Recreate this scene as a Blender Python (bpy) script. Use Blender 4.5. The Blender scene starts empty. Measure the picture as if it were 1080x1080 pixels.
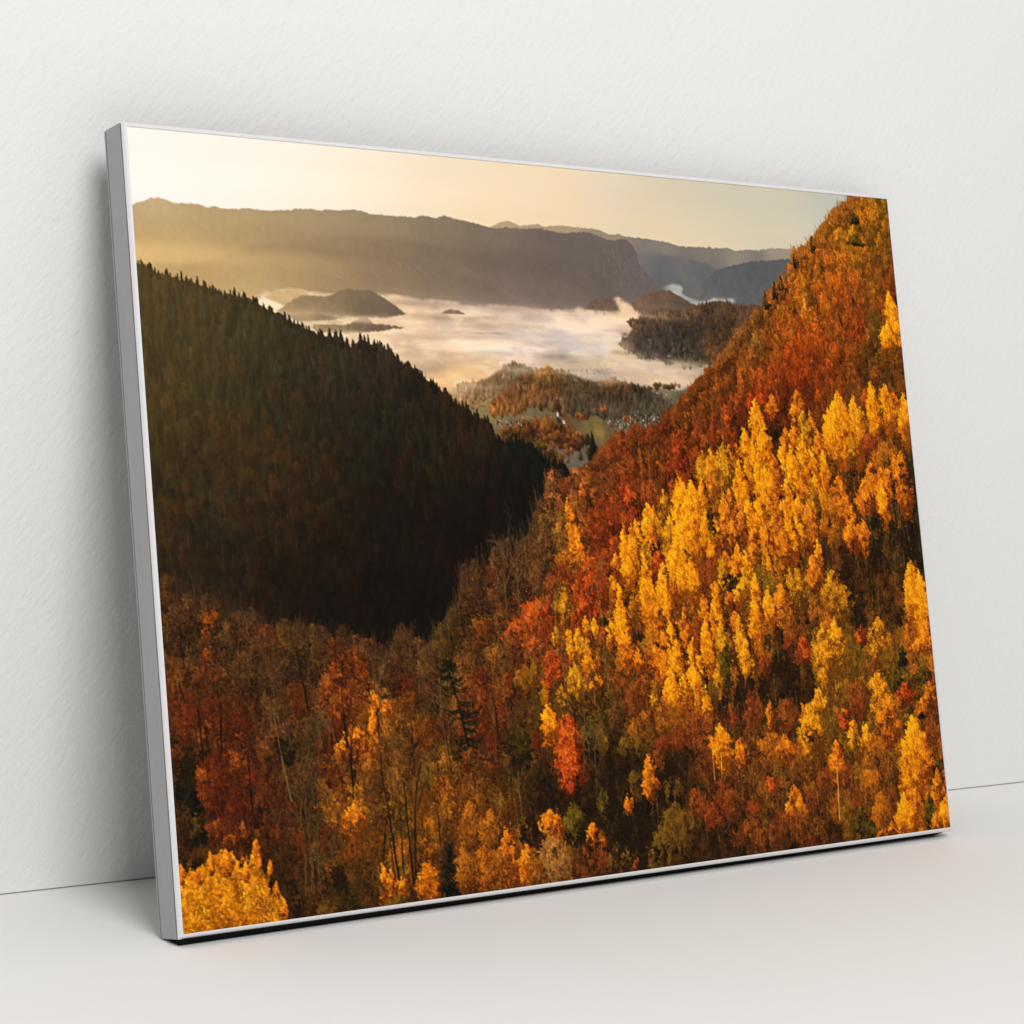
# A framed landscape print leaning against a pale wall.
WALL_A, WALL_B = (.785, .780, .770), (.805, .802, .793)
FLOOR_A, FLOOR_B = (.85, .838, .815), (.87, .86, .84)
JOINT = .0009
INK = (.925, .935, .965)
LAMPS = [('key_lamp', (-.8, -3.7, 3.3), (0, -.1, .45), 2.1, 143, (1, .99, .975), 2.1)]
AMB, AMB_S = (1.0, .985, .972), .37
# ---------------------------------------------------------------- the printed picture
# A raster of the printed landscape, painted in print coordinates (1000 x 750 units)
import numpy as np
CW, CH = 1920, 1680
SX, SY = CW/1000.0, CH/750.0
rng = np.random.default_rng(11)

def L_(s):
    return np.array([[float(v) for v in p.split()] for p in s.split(',')])
def C_(s):
    return np.array([[float(v) for v in p.split()] for p in s.split(',')])
def T_(s):
    out = []
    for ln in s.strip().split('\n'):
        q = ln.split()
        out.append((float(q[0]), float(q[1]), float(q[2]), float(q[3]), q[4]))
    return out

def resize(a, w, h):
    H, W = a.shape[:2]
    y = np.clip((np.arange(h)+.5)*H/h-.5, 0, H-1); x = np.clip((np.arange(w)+.5)*W/w-.5, 0, W-1)
    y0 = np.minimum(y.astype(int), H-2) if H > 1 else np.zeros(h, int)
    x0 = np.minimum(x.astype(int), W-2) if W > 1 else np.zeros(w, int)
    fy = (y-y0); fx = (x-x0)
    fy = fy*fy*(3-2*fy); fx = fx*fx*(3-2*fx)
    if a.ndim == 3:
        fy = fy[:, None, None]; fx = fx[None, :, None]
    else:
        fy = fy[:, None]; fx = fx[None, :]
    r0 = a[y0]; r1 = a[y0+1]
    r = r0*(1-fy)+r1*fy
    return r[:, x0]*(1-fx)+r[:, x0+1]*fx

def noise(cx, cy, octv=4, gain=.55, seed=0):
    """value noise, cx/cy = cells across the print; about -1..1"""
    g = np.random.default_rng(seed+1000)
    out = np.zeros((CH, CW), np.float32); a = 1.0; tot = 0
    for o in range(octv):
        nx, ny = int(cx*2**o)+2, int(cy*2**o)+2
        if nx > CW or ny > CH: break
        out += a*resize(g.uniform(-1, 1, (ny, nx)).astype(np.float32), CW, CH)
        tot += a*a*.33; a *= gain
    return out/np.sqrt(tot)*.55

def field(pts, smooth=38.0, gw=120, gh=96, ax=1.0):
    """smooth colour field through scattered colour samples"""
    gx, gy = np.meshgrid((np.arange(gw)+.5)*1000/gw, (np.arange(gh)+.5)*750/gh)
    num = np.zeros((gh, gw, 3)); den = np.zeros((gh, gw))
    for x, y, r, g, b in pts:
        w = 1.0/((((gx-x)*ax)**2+(gy-y)**2+smooth**2)**1.9)
        num += w[..., None]*np.array([r, g, b]); den += w
    return resize((num/den[..., None]).astype(np.float32), CW, CH)

def polymask(p, soft=0):
    m = np.zeros((CH, CW), bool)
    q = p*np.array([SX, SY]); n = len(q)
    cols = np.arange(CW)+.5
    for i in range(n):
        (x1, y1), (x2, y2) = q[i], q[(i+1) % n]
        if y1 == y2: continue
        if y1 > y2: x1, y1, x2, y2 = x2, y2, x1, y1
        r0 = max(0, int(np.ceil(y1-.5))); r1 = min(CH, int(np.ceil(y2-.5)))
        if r1 <= r0: continue
        ys = np.arange(r0, r1)+.5
        xi = x1+(ys-y1)*(x2-x1)/(y2-y1)
        m[r0:r1] ^= cols[None, :] > xi[:, None]
    m = m.astype(np.float32)
    return blur(m, soft, soft) if soft else m

def blur1(a, s, ax):
    if s <= 0: return a
    r = max(1, int(s*2.5)); k = np.exp(-.5*(np.arange(-r, r+1)/s)**2); k /= k.sum()
    pad = [(0, 0)]*a.ndim; pad[ax] = (r, r)
    b = np.pad(a, pad, mode='edge'); out = np.zeros_like(a)
    n = a.shape[ax]
    for i, w in enumerate(k):
        sl = [slice(None)]*a.ndim; sl[ax] = slice(i, i+n)
        out += w.astype(a.dtype)*b[tuple(sl)]
    return out
def blur(a, sx, sy): return blur1(blur1(a, sx, 1), sy, 0)

def rough(p, amp, step=3.0, seed=0, closed=False):
    """resample an outline and add small irregularities up and down"""
    g = np.random.default_rng(seed); out = []
    for a, b in zip(p[:-1], p[1:]):
        n = max(1, int(np.hypot(*(b-a))/step))
        for i in range(n):
            t = i/n; out.append(a*(1-t)+b*t+np.array([0, g.normal(0, amp)]))
    out.append(p[-1]); return np.array(out)

def below(ridge, bottom=760):
    return np.vstack([ridge, [[ridge[-1][0], bottom], [ridge[0][0], bottom]]])

buf = np.zeros((CH, CW, 3), np.float32)
YY, XX = np.meshgrid((np.arange(CH)+.5)/SY, (np.arange(CW)+.5)/SX, indexing='ij')
YY = YY.astype(np.float32); XX = XX.astype(np.float32)
def lay(mask, col):
    global buf
    buf += mask[..., None]*(col-buf)

def put(x, y, col, sw=1, sh=1, alpha=1.0):
    """little strokes at print positions"""
    xi = (x*SX).astype(int); yi = (y*SY).astype(int)
    for dy in range(sh):
        for dx in range(sw):
            X = xi+dx; Y = yi+dy
            ok = (X >= 0) & (X < CW) & (Y >= 0) & (Y < CH)
            if alpha >= 1: buf[Y[ok], X[ok]] = col[ok]
            else: buf[Y[ok], X[ok]] += alpha*(col[ok]-buf[Y[ok], X[ok]])

def stroke(pts, w0, w1, col, alpha=.9, jit=0.0):
    """tapered line through print points, widths in print units"""
    p = np.asarray(pts, float); xs = []; ys = []; ws = []
    seg = np.hypot(*(p[1:]-p[:-1]).T); tot = seg.sum(); acc = 0
    for i in range(len(p)-1):
        n = max(2, int(seg[i]*SY*1.2)); t = np.linspace(0, 1, n, endpoint=False)
        xs.append(p[i, 0]+(p[i+1, 0]-p[i, 0])*t); ys.append(p[i, 1]+(p[i+1, 1]-p[i, 1])*t)
        ws.append(w0+(w1-w0)*(acc+seg[i]*t)/tot); acc += seg[i]
    x = np.concatenate(xs); y = np.concatenate(ys); w = np.concatenate(ws)
    if jit: x = x+np.interp(np.arange(len(x)), np.arange(0, len(x)+9, 9), rng.normal(0, jit, len(np.arange(0, len(x)+9, 9))))
    c = np.asarray(col, np.float32)
    k = max(1, int(np.ceil(w.max()*SX)))
    for j in range(k):
        o = (j-(k-1)/2)/SX
        ok = np.abs(o) <= w/2+.3/SX
        cc = np.repeat(c[None], ok.sum(), 0)*rng.uniform(.8, 1.2, (ok.sum(), 1)).astype(np.float32)
        put(x[ok]+o, y[ok], cc, 1, 1, alpha)

# colour ramps of the tree kinds: dark, middle, lit
RAMP = {
 'Y': ((130, 62, 5), (226, 128, 8), (254, 176, 20)),
 'O': ((100, 44, 7), (198, 100, 12), (244, 150, 26)),
 'o': ((74, 38, 9), (148, 80, 15), (202, 122, 28)),
 'G': ((84, 48, 7), (176, 108, 12), (226, 158, 26)),
 'g': ((54, 36, 8), (100, 68, 15), (142, 102, 28)),
 'R': ((84, 26, 6), (166, 58, 12), (224, 104, 28)),
 'r': ((60, 24, 8), (118, 46, 13), (168, 76, 26)),
 'U': ((58, 26, 8), (122, 56, 15), (176, 92, 32)),
 'N': ((26, 23, 6), (68, 54, 11), (112, 90, 20)),
 'E': ((10, 11, 6), (22, 23, 12), (40, 40, 20)),
 'B': ((44, 26, 12), (88, 54, 25), (136, 90, 46)),
}
for k_ in RAMP: RAMP[k_] = np.array(RAMP[k_], np.float32)
def ramp(R, t):
    t = np.clip(t, 0, 1)[:, None]
    return np.where(t < .5, R[0]+(R[1]-R[0])*t*2, R[1]+(R[2]-R[1])*(t*2-1)).astype(np.float32)

CL = noise(110, 60, 3, .7, 5)            # clumps that break up the crowns
CF = noise(420, 240, 2, .7, 6)
def at(n, x, y):
    return n[np.clip((y*SY).astype(int), 0, CH-1), np.clip((x*SX).astype(int), 0, CW-1)]

def profile(kind, v):
    """half width of a crown (0..1) at height v (0 top .. 1 foot)"""
    if kind == 'birch': return np.interp(v, [0, .05, .18, .38, .6, .82, 1], [.03, .17, .48, .86, 1, .84, .45])
    if kind == 'round': return np.interp(v, [0, .06, .2, .45, .75, 1], [.15, .45, .8, 1, .95, .45])
    if kind == 'cone':  return np.interp(v, [0, .1, .5, .9, 1], [.03, .13, .55, 1, .8])
    return np.ones_like(v)

def crown(x, y, w, h, R, kind='birch', dens=1.0, lit=0.0, lean=0.0, contrast=1.0, hole=.0):
    if isinstance(R, str): R = RAMP[R]
    area = w*SX*h*SY
    lob = max(2, int(h/14)); ph = rng.uniform(0, 6.28, 3)
    for layer in (0, 1, 2):
        n = int(area*(.5, .42, .26)[layer]*dens)+4
        v = rng.beta(1.35, 1.2, n) if kind != 'cone' else rng.beta(1.6, 1.0, n)
        hw = profile(kind, v)*(1+.09*np.sin(v*lob*4.2+ph[0])+.07*np.sin(v*lob*9+ph[1]))
        u = rng.uniform(-1, 1, n); u = np.sign(u)*np.abs(u)**.85
        edge = np.abs(u)
        u = u*(1+rng.normal(0, .14, n))
        px = x+u*hw*w/2+lean*v*h; py = y+v*h+rng.normal(0, h*.014, n)-edge*edge*h*.02
        cl = at(CL, px, py); cf = at(CF, px, py)
        s = .60-.26*u-.40*(v-.36)-.85*np.clip(v-.52, 0, 1)+contrast*(.30*cl+.24*cf)+lit+rng.normal(0, .11, n)
        s += .10*np.sin(v*lob*6.3+u*2+ph[2])
        s -= (.34, .10, -.06)[layer]
        if layer:
            keep = (s > (.0, .30, .55)[layer]-.1) & (rng.uniform(0, 1, n) > (edge**4)*.55+.75*np.clip(v-.6, 0, 1))
            if hole: keep &= cl > hole-1
        else:
            keep = (edge < .93) & (rng.uniform(0, 1, n) < .9-(.35 if v is None else 0)-.45*np.clip(v-.7, 0, 1))
            if hole: keep &= cl > hole-.8
        o = np.argsort(s[keep]+rng.normal(0, .15, keep.sum()))
        put(px[keep][o], py[keep][o], ramp(R, s[keep][o]), 1+(layer == 0), 2+(layer == 0), .92)

def bare(x, y, w, h, R, n=None, leaf=.15, alpha=.55, lean=0.0):
    """leafless crown: a fan of fine rising twigs with a few leaves left on"""
    if isinstance(R, str): R = RAMP[R]
    n = n or int(10+w*h/26)
    for i in range(n):
        v0 = rng.uniform(.15, .95); side = rng.uniform(-1, 1)
        ln = h*rng.uniform(.12, .32)
        px = x+lean*v0*h+side*w*.42*profile('round', np.array([v0]))[0]; py = y+v0*h
        dx = side*ln*.45+rng.normal(0, ln*.12)
        pts = [(px, py), (px+dx*.6, py-ln*.5), (px+dx*.8, py-ln)]
        stroke(pts, .7, .4, ramp(R, np.array([rng.uniform(.15, .95)]))[0], alpha*rng.uniform(.5, 1))
    if leaf: crown(x, y, w, h, R, 'round', leaf, .05, lean)

# ---- sky
sky = field(C_("1 3 253 245 233,1 66 253 245 234,115 25 253 243 227,197 59 253 239 214,278 12 252 237 212,332 53 251 226 188,414 57 250 220 174,468 18 241 219 186,515 51 244 213 168,571 10 227 212 187,649 26 220 205 177,644 67 237 209 164,727 69 234 208 165,761 24 205 201 181,881 12 196 196 183,830 58 224 206 170,944 1 190 192 182,818 36 208 201 178,705 17 210 204 182,373 -5 240 226 200,169 2 252 243 228"), 60)
st = noise(3, 26, 3, .5, 21)
buf[:] = sky*(1+.012*st[..., None])

# ---- far ridges
hz = noise(10, 30, 4, .5, 31); tx = noise(160, 110, 3, .7, 32)
RB = rough(L_("389 69.7,408.1 71.5,425.8 64.4,433.3 62.9,452.5 67.8,469 63.7,483.8 65.9,503 63.7,528.4 64.2,551.6 64.8,570.6 70,580 67.8,592.9 70.7,623.5 71.1,650.3 73.8,670.4 76.9,698.2 75.9,726.3 75.9,736.4 74.3,748.7 77.9,764.9 74.9,783.6 74.9,801.5 71.7,823.8 70,838.5 70.8,857.5 74.2,934.1 72.3"), .5, 2.5, 1)
cb = field(C_("425 67 186 158 118,500 69 178 152 116,577 73 160 140 110,643 79 138 126 108,697 83 132 121 104,754 82 146 134 112,813 76 164 146 120,640 106 108 103 97,694 109 104 100 95,588 93 128 116 102,781 94 130 120 106"), 12)
cb = cb*np.array([.975, .985, 1.04], np.float32); cd_t = np.array([.95, .99, 1.07], np.float32)
lay(polymask(below(RB), .7), cb*(1+.015*tx[..., None]))
RD = rough(L_("588.6 84.6,608.3 86.7,641.8 88,662.1 89.1,689.3 91.9,706.9 96.4,718.8 102.3,728.2 118,731.3 150.3,580.5 156"), .5, 2.5, 2)
cd = field(C_("614 92 122 114 104,668 94 116 109 100,702 100 106 102 96,639 112 104 100 95,637 133 108 102 95,692 130 112 105 97,718 140 116 108 98"), 14)
lay(polymask(RD, 2.0)*.9, cd*cd_t*(1+.025*tx[..., None]))
RC = rough(L_("692.9 119.6,705.2 110.5,717.5 101.3,729.3 97.4,748.3 93.2,770.3 88.8,787.9 86.8,808.7 84.6,831.1 82.3,887.3 77.1,878.3 144.8,682.1 152.2"), .7, 2.2, 3)
cc_ = field(C_("723 102 100 96 90,767 93 94 91 85,819 87 96 92 85,721 118 99 95 89,779 110 95 92 86,719 135 108 102 94,777 129 102 97 88"), 12)
lay(polymask(RC, .8), cc_*cd_t*(1+.045*noise(160, 80, 3, .7, 33)[..., None]))
RA = rough(L_("-14.4 82.2,-0.4 75.9,8.1 72.1,20.7 67.2,30.6 66.5,42.2 70.3,57.2 70.2,72.3 70.1,80.2 72.3,87.5 70.9,100.6 72.8,121.4 70.5,142.3 71,168.9 69.2,179.8 66.6,201.3 67.1,213.4 65.3,225.4 66.5,242.2 63.4,251.1 63.8,264.2 66.8,292.4 66.9,315.4 66.4,327.2 63.7,342.1 65.7,355.3 62.9,371.6 65.8,389.2 67.7,412.9 72.3,425.2 70.5,449.8 70,474.8 68.5,502.1 72,518.8 69.9,538.2 68.8,550.9 71.1,566 75.4,576.6 74.8,590 73,598.6 78.8,604.2 88,605.5 99.5,615.1 109.5,627.3 119.5,636.8 130.7,650.4 153.4"), .45, 2.5, 4)
ca = field(C_("20 72 198 174 130,19 87 190 162 116,8 102 184 152 104,7 117 214 176 112,6 131 222 184 118,56 117 202 166 106,55 135 206 166 106,106 137 206 168 110,125 147 226 190 132,100 80 184 158 112,98 101 174 146 102,163 76 176 152 112,161 97 160 134 96,159 118 180 148 104,157 142 192 158 110,217 79 164 142 106,214 105 154 129 94,211 137 176 145 103,272 76 154 134 102,270 102 140 119 90,267 129 150 126 96,289 143 168 142 110,341 77 138 120 95,338 106 126 107 86,335 136 140 118 95,412 80 126 110 90,409 108 114 97 82,406 135 124 105 88,405 151 150 130 112,486 83 114 99 86,482 114 110 95 82,479 142 120 103 88,562 86 110 97 86,560 110 110 96 84,557 134 116 99 84,592 114 108 98 88,503 154 140 120 102,624 128 108 96 84,345 155 180 155 126"), 17, 150, 140, .42)
fold = noise(22, 12, 4, .6, 41)*np.clip((XX-250)/400, 0, 1)
polyA = polymask(below(RA), .8)
ca = ca*(1+np.clip((XX-220)/350, 0, 1)[..., None]*np.array([-.03, -.01, .05], np.float32))
lay(polyA, ca*(1+.03*fold[..., None]+.02*tx[..., None]))
for p_, a_ in ((L_("-18.3 133.3,15.9 129.8,45.6 128.3,70.8 126.1,96.9 117.3,120.5 106.8,144.7 103.6,171.3 103,203.4 105,247.1 107.3,291.9 108.8,348.7 117.6,406.7 132.7,452.5 160.9,153.8 181.5,-21.7 178.8"), .12), (L_("161 98.9,204.4 93.5,248.8 89,305 90.5,362.5 97.1,410 100.5,459.8 91.7,509.7 95.1,546.5 110.8,582.9 135.1,452.5 160.9,266.4 139.1"), .06), (L_("462.2 69.2,512.2 72.4,544 74.6,562.2 86.1,570.6 104.4,557.8 125.8,532.9 116.6,509.5 97.2,479.4 83.5"), .05)):
    lay(polymask(p_, 5.0)*a_, np.array([70, 58, 50], np.float32))
q_ = L_("21.6 119.6")[0]
lay((np.exp(-np.maximum(XX-q_[0], 0)**2/190**2-((YY-q_[1])/10)**2)*.42*polyA).astype(np.float32), np.array([232, 194, 130], np.float32))
# pale rock faces on the cliff
rk = np.exp(-((XX-668)/26)**2-((YY-126)/16)**2)*np.clip(noise(90, 30, 3, .7, 43)*1.4, 0, 1)
lay(np.clip(rk*.5, 0, 1), np.array([150, 130, 112], np.float32))
cl0 = L_("562.2 86.1,603.5 94.3,624.2 122.8,557.8 125.8")
for i in range(70):
    x = rng.uniform(cl0[0][0]-10, cl0[2][0]-6); y = rng.uniform(cl0[0][1]-6, cl0[2][1]); ln = rng.uniform(4, 16)
    if at(fold*0+polyA, np.array([x+2]), np.array([y]))[0] < .9: continue
    stroke([(x, y), (x+rng.normal(0, 1.5)+ln*.15, y+ln)], rng.uniform(.8, 2.2), .6, (138, 122, 106) if rng.uniform() < .5 else (92, 80, 70), .22)
for i in range(260):
    x = rng.uniform(200, 690); y = rng.uniform(95, 195); ln = rng.uniform(6, 22)
    if at(polyA, np.array([x]), np.array([y-3]))[0] < .9: continue
    c = at(buf, np.array([x]), np.array([y]))[0]
    stroke([(x, y), (x+ln*rng.uniform(-.6, 1.0), y+ln*rng.uniform(.3, .7))], 2.4, .8, c*(1.05 if rng.uniform() < .5 else .95), .4)
# low cloud behind the hills on the right
cloud = L_("637.4 125.3,643.3 121.9,653 119.9,662.4 121,666.1 125.1,662.8 129.5,673.2 134.4,687.9 138.1,702.1 136.4,709.5 132.9,724.9 133.3,739.1 132.7,741.4 136.9,718.3 141.1,687 145.6,665.7 140,647.7 130.2")
lay(np.clip(polymask(cloud, 2.2)*(.8+.35*noise(60, 60, 3, .6, 44)), 0, 1), np.array([186, 181, 172], np.float32))
# hills standing in the fog, right
def hill(p, col, soft=1.0, amp=.5, seed=0, tex=.1):
    m = polymask(rough(np.vstack([p, p[:1]]), amp, 2.2, seed), soft)
    lay(m, col*(1+tex*noise(230, 90, 3, .7, 50+seed)[..., None])); return m
hill(L_("525 153,533.7 144.4,545.7 140.8,562.7 140.1,574.4 140.7,582.7 148.7,587.7 162,527.4 166.2"), field(C_("543 145 112 88 70,569 144 106 84 68,541 158 116 94 78,574 156 100 80 66"), 10), 1.3, .5, 1)
hill(L_("586.8 147.4,602.5 137.4,615.2 131.6,635.1 127.6,646.6 128.1,661 133.3,673.9 139.7,687.2 144.5,702.5 155.7,619.3 165.1,604 159.3"), field(C_("609 138 124 94 74,637 132 108 84 68,621 149 96 76 62,663 142 92 76 64"), 10), 1.0, .5, 2)
# the sea of fog
fogp = L_("122 162.3,135.3 152.5,148.1 150,188.7 148.3,265.6 147.8,297 150.3,333.6 152.7,380.4 154.7,428.6 154.8,490.4 156.4,510.8 154.6,519 150.2,526.1 155,541.5 155.4,560.8 156.8,575.4 155.2,573.5 148,567.9 139.9,573.3 138.6,581.9 143.5,591.8 149.3,601.8 155.2,597.3 171.1,590.6 182.7,586.3 197.4,601.4 204.3,635.6 209.7,681.8 211.8,709.8 210.1,696.9 224.2,673.7 233.2,640.4 238,610.8 238.5,571.6 234,545.9 231.4,507.9 228.1,477 222.7,446.1 221.4,408.7 230.1,377.7 240.6,347 252.9,318.5 248.4,280.8 225.1,237.7 209,185 189.8,133.6 172.9")
fc = field(C_("135 158 252 230 184,155 165 252 226 176,187 171 236 204 156,202 178 224 192 146,299 155 226 196 154,309 166 242 210 164,345 157 206 178 146,404 159 214 186 156,453 159 190 164 140,503 160 216 186 154,554 161 240 205 164,581 156 240 198 152,594 153 236 190 140,308 181 240 208 168,284 191 238 206 162,354 179 238 208 174,426 177 232 204 174,501 174 234 206 176,552 178 228 204 180,564 188 214 196 176,317 200 238 204 160,376 195 234 204 170,450 189 226 202 178,500 187 208 192 176,550 194 210 194 176,305 210 212 178 140,333 217 202 164 124,350 225 238 194 136,375 213 240 204 158,424 204 228 202 174,459 214 224 200 174,337 238 222 170 108,373 233 226 180 122,397 222 236 196 146,511 202 214 196 176,561 208 222 198 170,587 212 220 194 164,614 207 196 184 168,626 219 236 206 170,599 226 236 204 166,573 225 214 190 160,667 223 214 188 156,688 218 178 160 136,652 229 226 194 158,509 215 170 156 140,540 222 150 140 126"), 9, 170, 140)
sk = noise(7, 60, 4, .55, 61); sk2 = noise(16, 34, 4, .6, 62); sk3 = noise(34, 80, 3, .6, 63)
fm = blur(polymask(fogp), 7, 5.5)
fm = np.clip(fm*1.35-.2+.8*noise(70, 50, 4, .65, 64)*(1-np.abs(2*fm-1))+.3*sk3*(1-np.abs(2*fm-1)), 0, 1)
lay(fm, np.clip(fc*np.array([1.01, 1.0, 1.03], np.float32)*(1.0+.15*sk[..., None]*np.array([.8, 1, 1.25], np.float32)+.075*sk2[..., None]+.04*sk3[..., None]), 0, 252))
bil = noise(30, 46, 3, .65, 65)+.7*noise(64, 90, 3, .65, 66)
lay(fm*np.clip(bil-.05, 0, .6)*.75, np.array([252, 226, 186], np.float32)); lay(fm*np.clip(-bil-.05, 0, .6)*.42, np.array([190, 168, 150], np.float32))
topm = np.exp(-((YY-(214+.028*(XX-300)))/9.0)**2)*np.clip((XX-180)/120, 0, 1)*np.clip((760-XX)/120, 0, 1)
lay(np.clip(topm*(.42+.5*noise(26, 70, 4, .6, 67)), 0, .8).astype(np.float32), np.array([196, 166, 134], np.float32))
def wisp(x0, x1, y, hh, col, a, seed, tilt=0):
    m = np.exp(-((YY-y-tilt*(XX-x0)-4*noise(14, 6, 2, .5, seed)*.6)/hh)**2)*np.clip((XX-x0)/30, 0, 1)*np.clip((x1-XX)/30, 0, 1)
    lay(np.clip(m*a*(.8+.5*sk2), 0, 1).astype(np.float32), np.array(col, np.float32))
for x, y, w, h, k in T_("""197.9 165.8 141 5.7 a
344.8 157.1 140.8 4.9 b
434.6 156.5 116.7 7 b
293.6 210.3 68.4 3.9 c
321.3 219.3 46.2 4.9 c
377.3 185.4 83.4 3 a
450 185.1 148.4 5 d
499.2 191.7 114.1 4.1 d
352.3 200 117.6 3.9 a
426.9 171.9 110.1 3 a
526.9 171.4 90 3.1 a
484.8 208.3 75.4 6.1 e
306.9 190.6 80.4 2.9 c
399.3 204.6 84.3 3 d
547.5 217 77.8 4.1 a
627.1 213.1 80.9 3.1 d
252 174.2 44.6 4.8 a
361.6 224.2 70.8 8.8 f"""):
    col = {'a': (250, 222, 182), 'b': (176, 150, 128), 'c': (186, 148, 114), 'd': (200, 186, 174), 'e': (128, 118, 106), 'f': (246, 200, 138)}[k]
    wisp(x-w*.5, x+w*.5, y, h*.8, col, .6, int(x), -.01)
# hills in the fog, left
hill(L_("134.9 157.1,141.6 153.1,148.1 150,165.8 147.1,178 147.8,184.1 151.3,187.7 159.6,155.3 164.7"), np.array([208, 174, 124], np.float32), 1.6, .4, 3, .02)
H1 = L_("147.4 170.6,159.8 161.7,174.2 154.5,187.2 153,203.3 153.8,213.4 150.6,220.3 146.9,230.4 144.5,243.6 145.4,253 144.9,261.3 146.4,274.1 153.2,284.8 159.5,296.5 167.7,272.3 172.5,234.4 172.9,196.8 178.1,168.9 179.1")
m = polymask(rough(np.vstack([H1, H1[:1]]), .4, 2, 5), 1.0)
hc = field(C_("155 167 164 138 98,177 160 146 122 88,210 156 138 116 86,238 150 128 107 82,265 156 118 99 78,253 167 118 99 78,287 165 112 94 76,209 167 150 127 94,176 173 176 148 108"), 10)
lay(m*np.clip(1-np.exp(-((XX-262)/44)**2-((YY-215)/7)**2), 0, 1), hc*(1+.03*tx[..., None]))
lay(np.exp(-((XX-278)/46)**2-((YY-217+.02*(XX-278))/6.5)**2)*.75, np.array([226, 196, 150], np.float32))
hill(L_("183.3 185.1,193.3 181,217.1 181.6,231.6 178.7,240.9 173.6,250.5 172.3,256.6 178.8,266.1 179,282.9 179.8,294.1 181.4,265.4 185.7,242.4 188.8,216.4 189.7,192.6 189.5"), field(C_("185 186 170 142 102,207 185 146 122 90,246 178 122 102 80,262 182 112 94 76,291 181 112 94 76"), 8), .8, .6, 6)
hill(L_("339.4 165.2,344.3 162,351.5 160.3,360.9 160.9,367.7 163.6,368.7 165,353.4 165.6"), np.array([142, 114, 90], np.float32), .8, .3, 7)
for x, y, w, h, k in T_("""384.6 184.2 14.4 2 a
406.3 183.5 21.8 2 a
577.9 179 9.2 4.2 b
572.8 189.5 11.8 4.1 b
569.1 198.9 18.4 4.1 b
580.7 200.7 21.1 4.2 b
590.8 204.6 21.2 3.1 b"""):
    a_ = np.exp(-((XX-x)/w*1.7)**2-((YY-y)/h*1.7)**2)*np.clip(.7+.8*sk3+.5*tx, 0, 1)
    lay(np.clip(a_*(.35 if k == 'a' else .8), 0, 1), np.array([104, 84, 66], np.float32))
# wooded hill at the right edge of the fog
HG = L_("581.4 165.4,599.9 159.5,612.4 155.9,631.6 152,652.3 148.5,673 147.2,686 142.4,696.1 139.3,711.9 136,728.7 136.4,742.6 139.1,759.7 139.5,797.3 139,789.2 202.7,724 208.7,677.9 209.8,657 212.4,635.7 208.7,617.3 205,595.1 201.9,566.7 190.7,569.1 187.6,581.7 179.9,589.2 172.4")
gcol = field(C_("593 166 118 88 62,634 155 128 94 64,676 149 124 90 60,718 140 104 78 54,746 143 112 80 56,605 176 82 68 54,646 169 70 59 48,688 163 74 60 46,723 156 92 66 44,630 188 72 62 52,672 182 68 58 46,707 178 74 58 40,729 167 80 58 38,615 199 92 80 68,645 202 84 74 60,677 197 76 66 50,698 192 128 84 46,716 183 104 70 40,668 209 104 98 74"), 8, 170, 140)
gm = polymask(rough(np.vstack([HG, HG[:1]]), 1.0, 2.0, 8), .8)
gcol = gcol*np.array([.86, .85, .86], np.float32)
lay(gm, gcol*(1+.22*noise(300, 90, 3, .75, 71)[..., None]))
for x, y, w, h, k in T_("""657.2 211.3 60.2 5.3 a
615.3 199.8 10.7 3.1 b
635.3 201.3 8.1 2.1 b"""):
    lay(np.exp(-((XX-x)/w*2)**2-((YY-y)/h*1.5)**2)*.7, np.array((112, 110, 84) if k == 'a' else (150, 142, 130), np.float32))
def minitrees(poly, n, hmin, hmax, colf, jit=.25, kind='birch', wr=.5, dens=1.0, seed=0, amp=1.0):
    g = np.random.default_rng(900+seed)
    m = polymask(poly); x0, y0 = poly.min(0); x1, y1 = poly.max(0); pts = []
    while len(pts) < n:
        xs = g.uniform(x0, x1, n); ys = g.uniform(y0, y1, n)
        ok = at(m, xs, ys) > .5
        pts += list(zip(xs[ok], ys[ok]))
    pts = sorted(pts[:n], key=lambda q: q[1])
    for x, y in pts:
        h = hmin+(hmax-hmin)*(y-y0)/(y1-y0); h *= g.uniform(.7, 1.3)
        base = at(colf, np.array([x]), np.array([y]))[0]*(1+g.normal(0, jit))*(1+g.normal(0, jit*.25, 3))
        R = np.clip(np.array([base*(1-.55*amp), base*1.0, base*(1+.38*amp)+6*amp]), 0, 255).astype(np.float32)
        crown(x, y-h*.6, h*wr*g.uniform(.8, 1.25), h, R, kind, dens)
minitrees(HG, 420, 6, 9, gcol, .13, 'birch', .5, .7, 1, .5)
# valley floor
VF = L_("342.9 247.1,370.8 250.5,406.4 252,443 251.4,493.9 240.6,545.6 234.5,610.8 238.5,651 239.9,687.6 221.2,668 269.2,616.8 300.9,534.7 331.6,483.4 336.3,436.6 311.2,390.4 291.6,368.6 272.1")
vcol = field(C_("421 286 112 74 40,458 279 112 78 44,489 281 108 70 38,438 301 100 66 36,409 290 112 78 42,358 258 150 116 72,376 260 142 122 76,387 266 136 120 72,404 272 126 114 78,441 269 122 108 76,460 263 104 96 66,422 279 118 98 74,503 271 98 80 54,515 280 112 96 54,530 286 160 126 58,540 281 100 82 50,506 267 88 70 48,555 267 84 68 46,595 264 80 66 48,567 275 100 80 56,607 270 96 82 62,488 293 120 78 40,439 291 128 88 46,413 301 96 70 36,486 309 106 94 76,498 316 108 98 84,510 323 100 88 74,519 301 92 82 64,471 331 90 70 50,551 301 96 70 44,624 244 126 110 78,643 254 90 88 66,611 233 150 128 98"), 7, 170, 140)
lay(polymask(VF, 1.5), vcol*(1+.10*noise(120, 160, 3, .7, 81)[..., None]))
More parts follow.
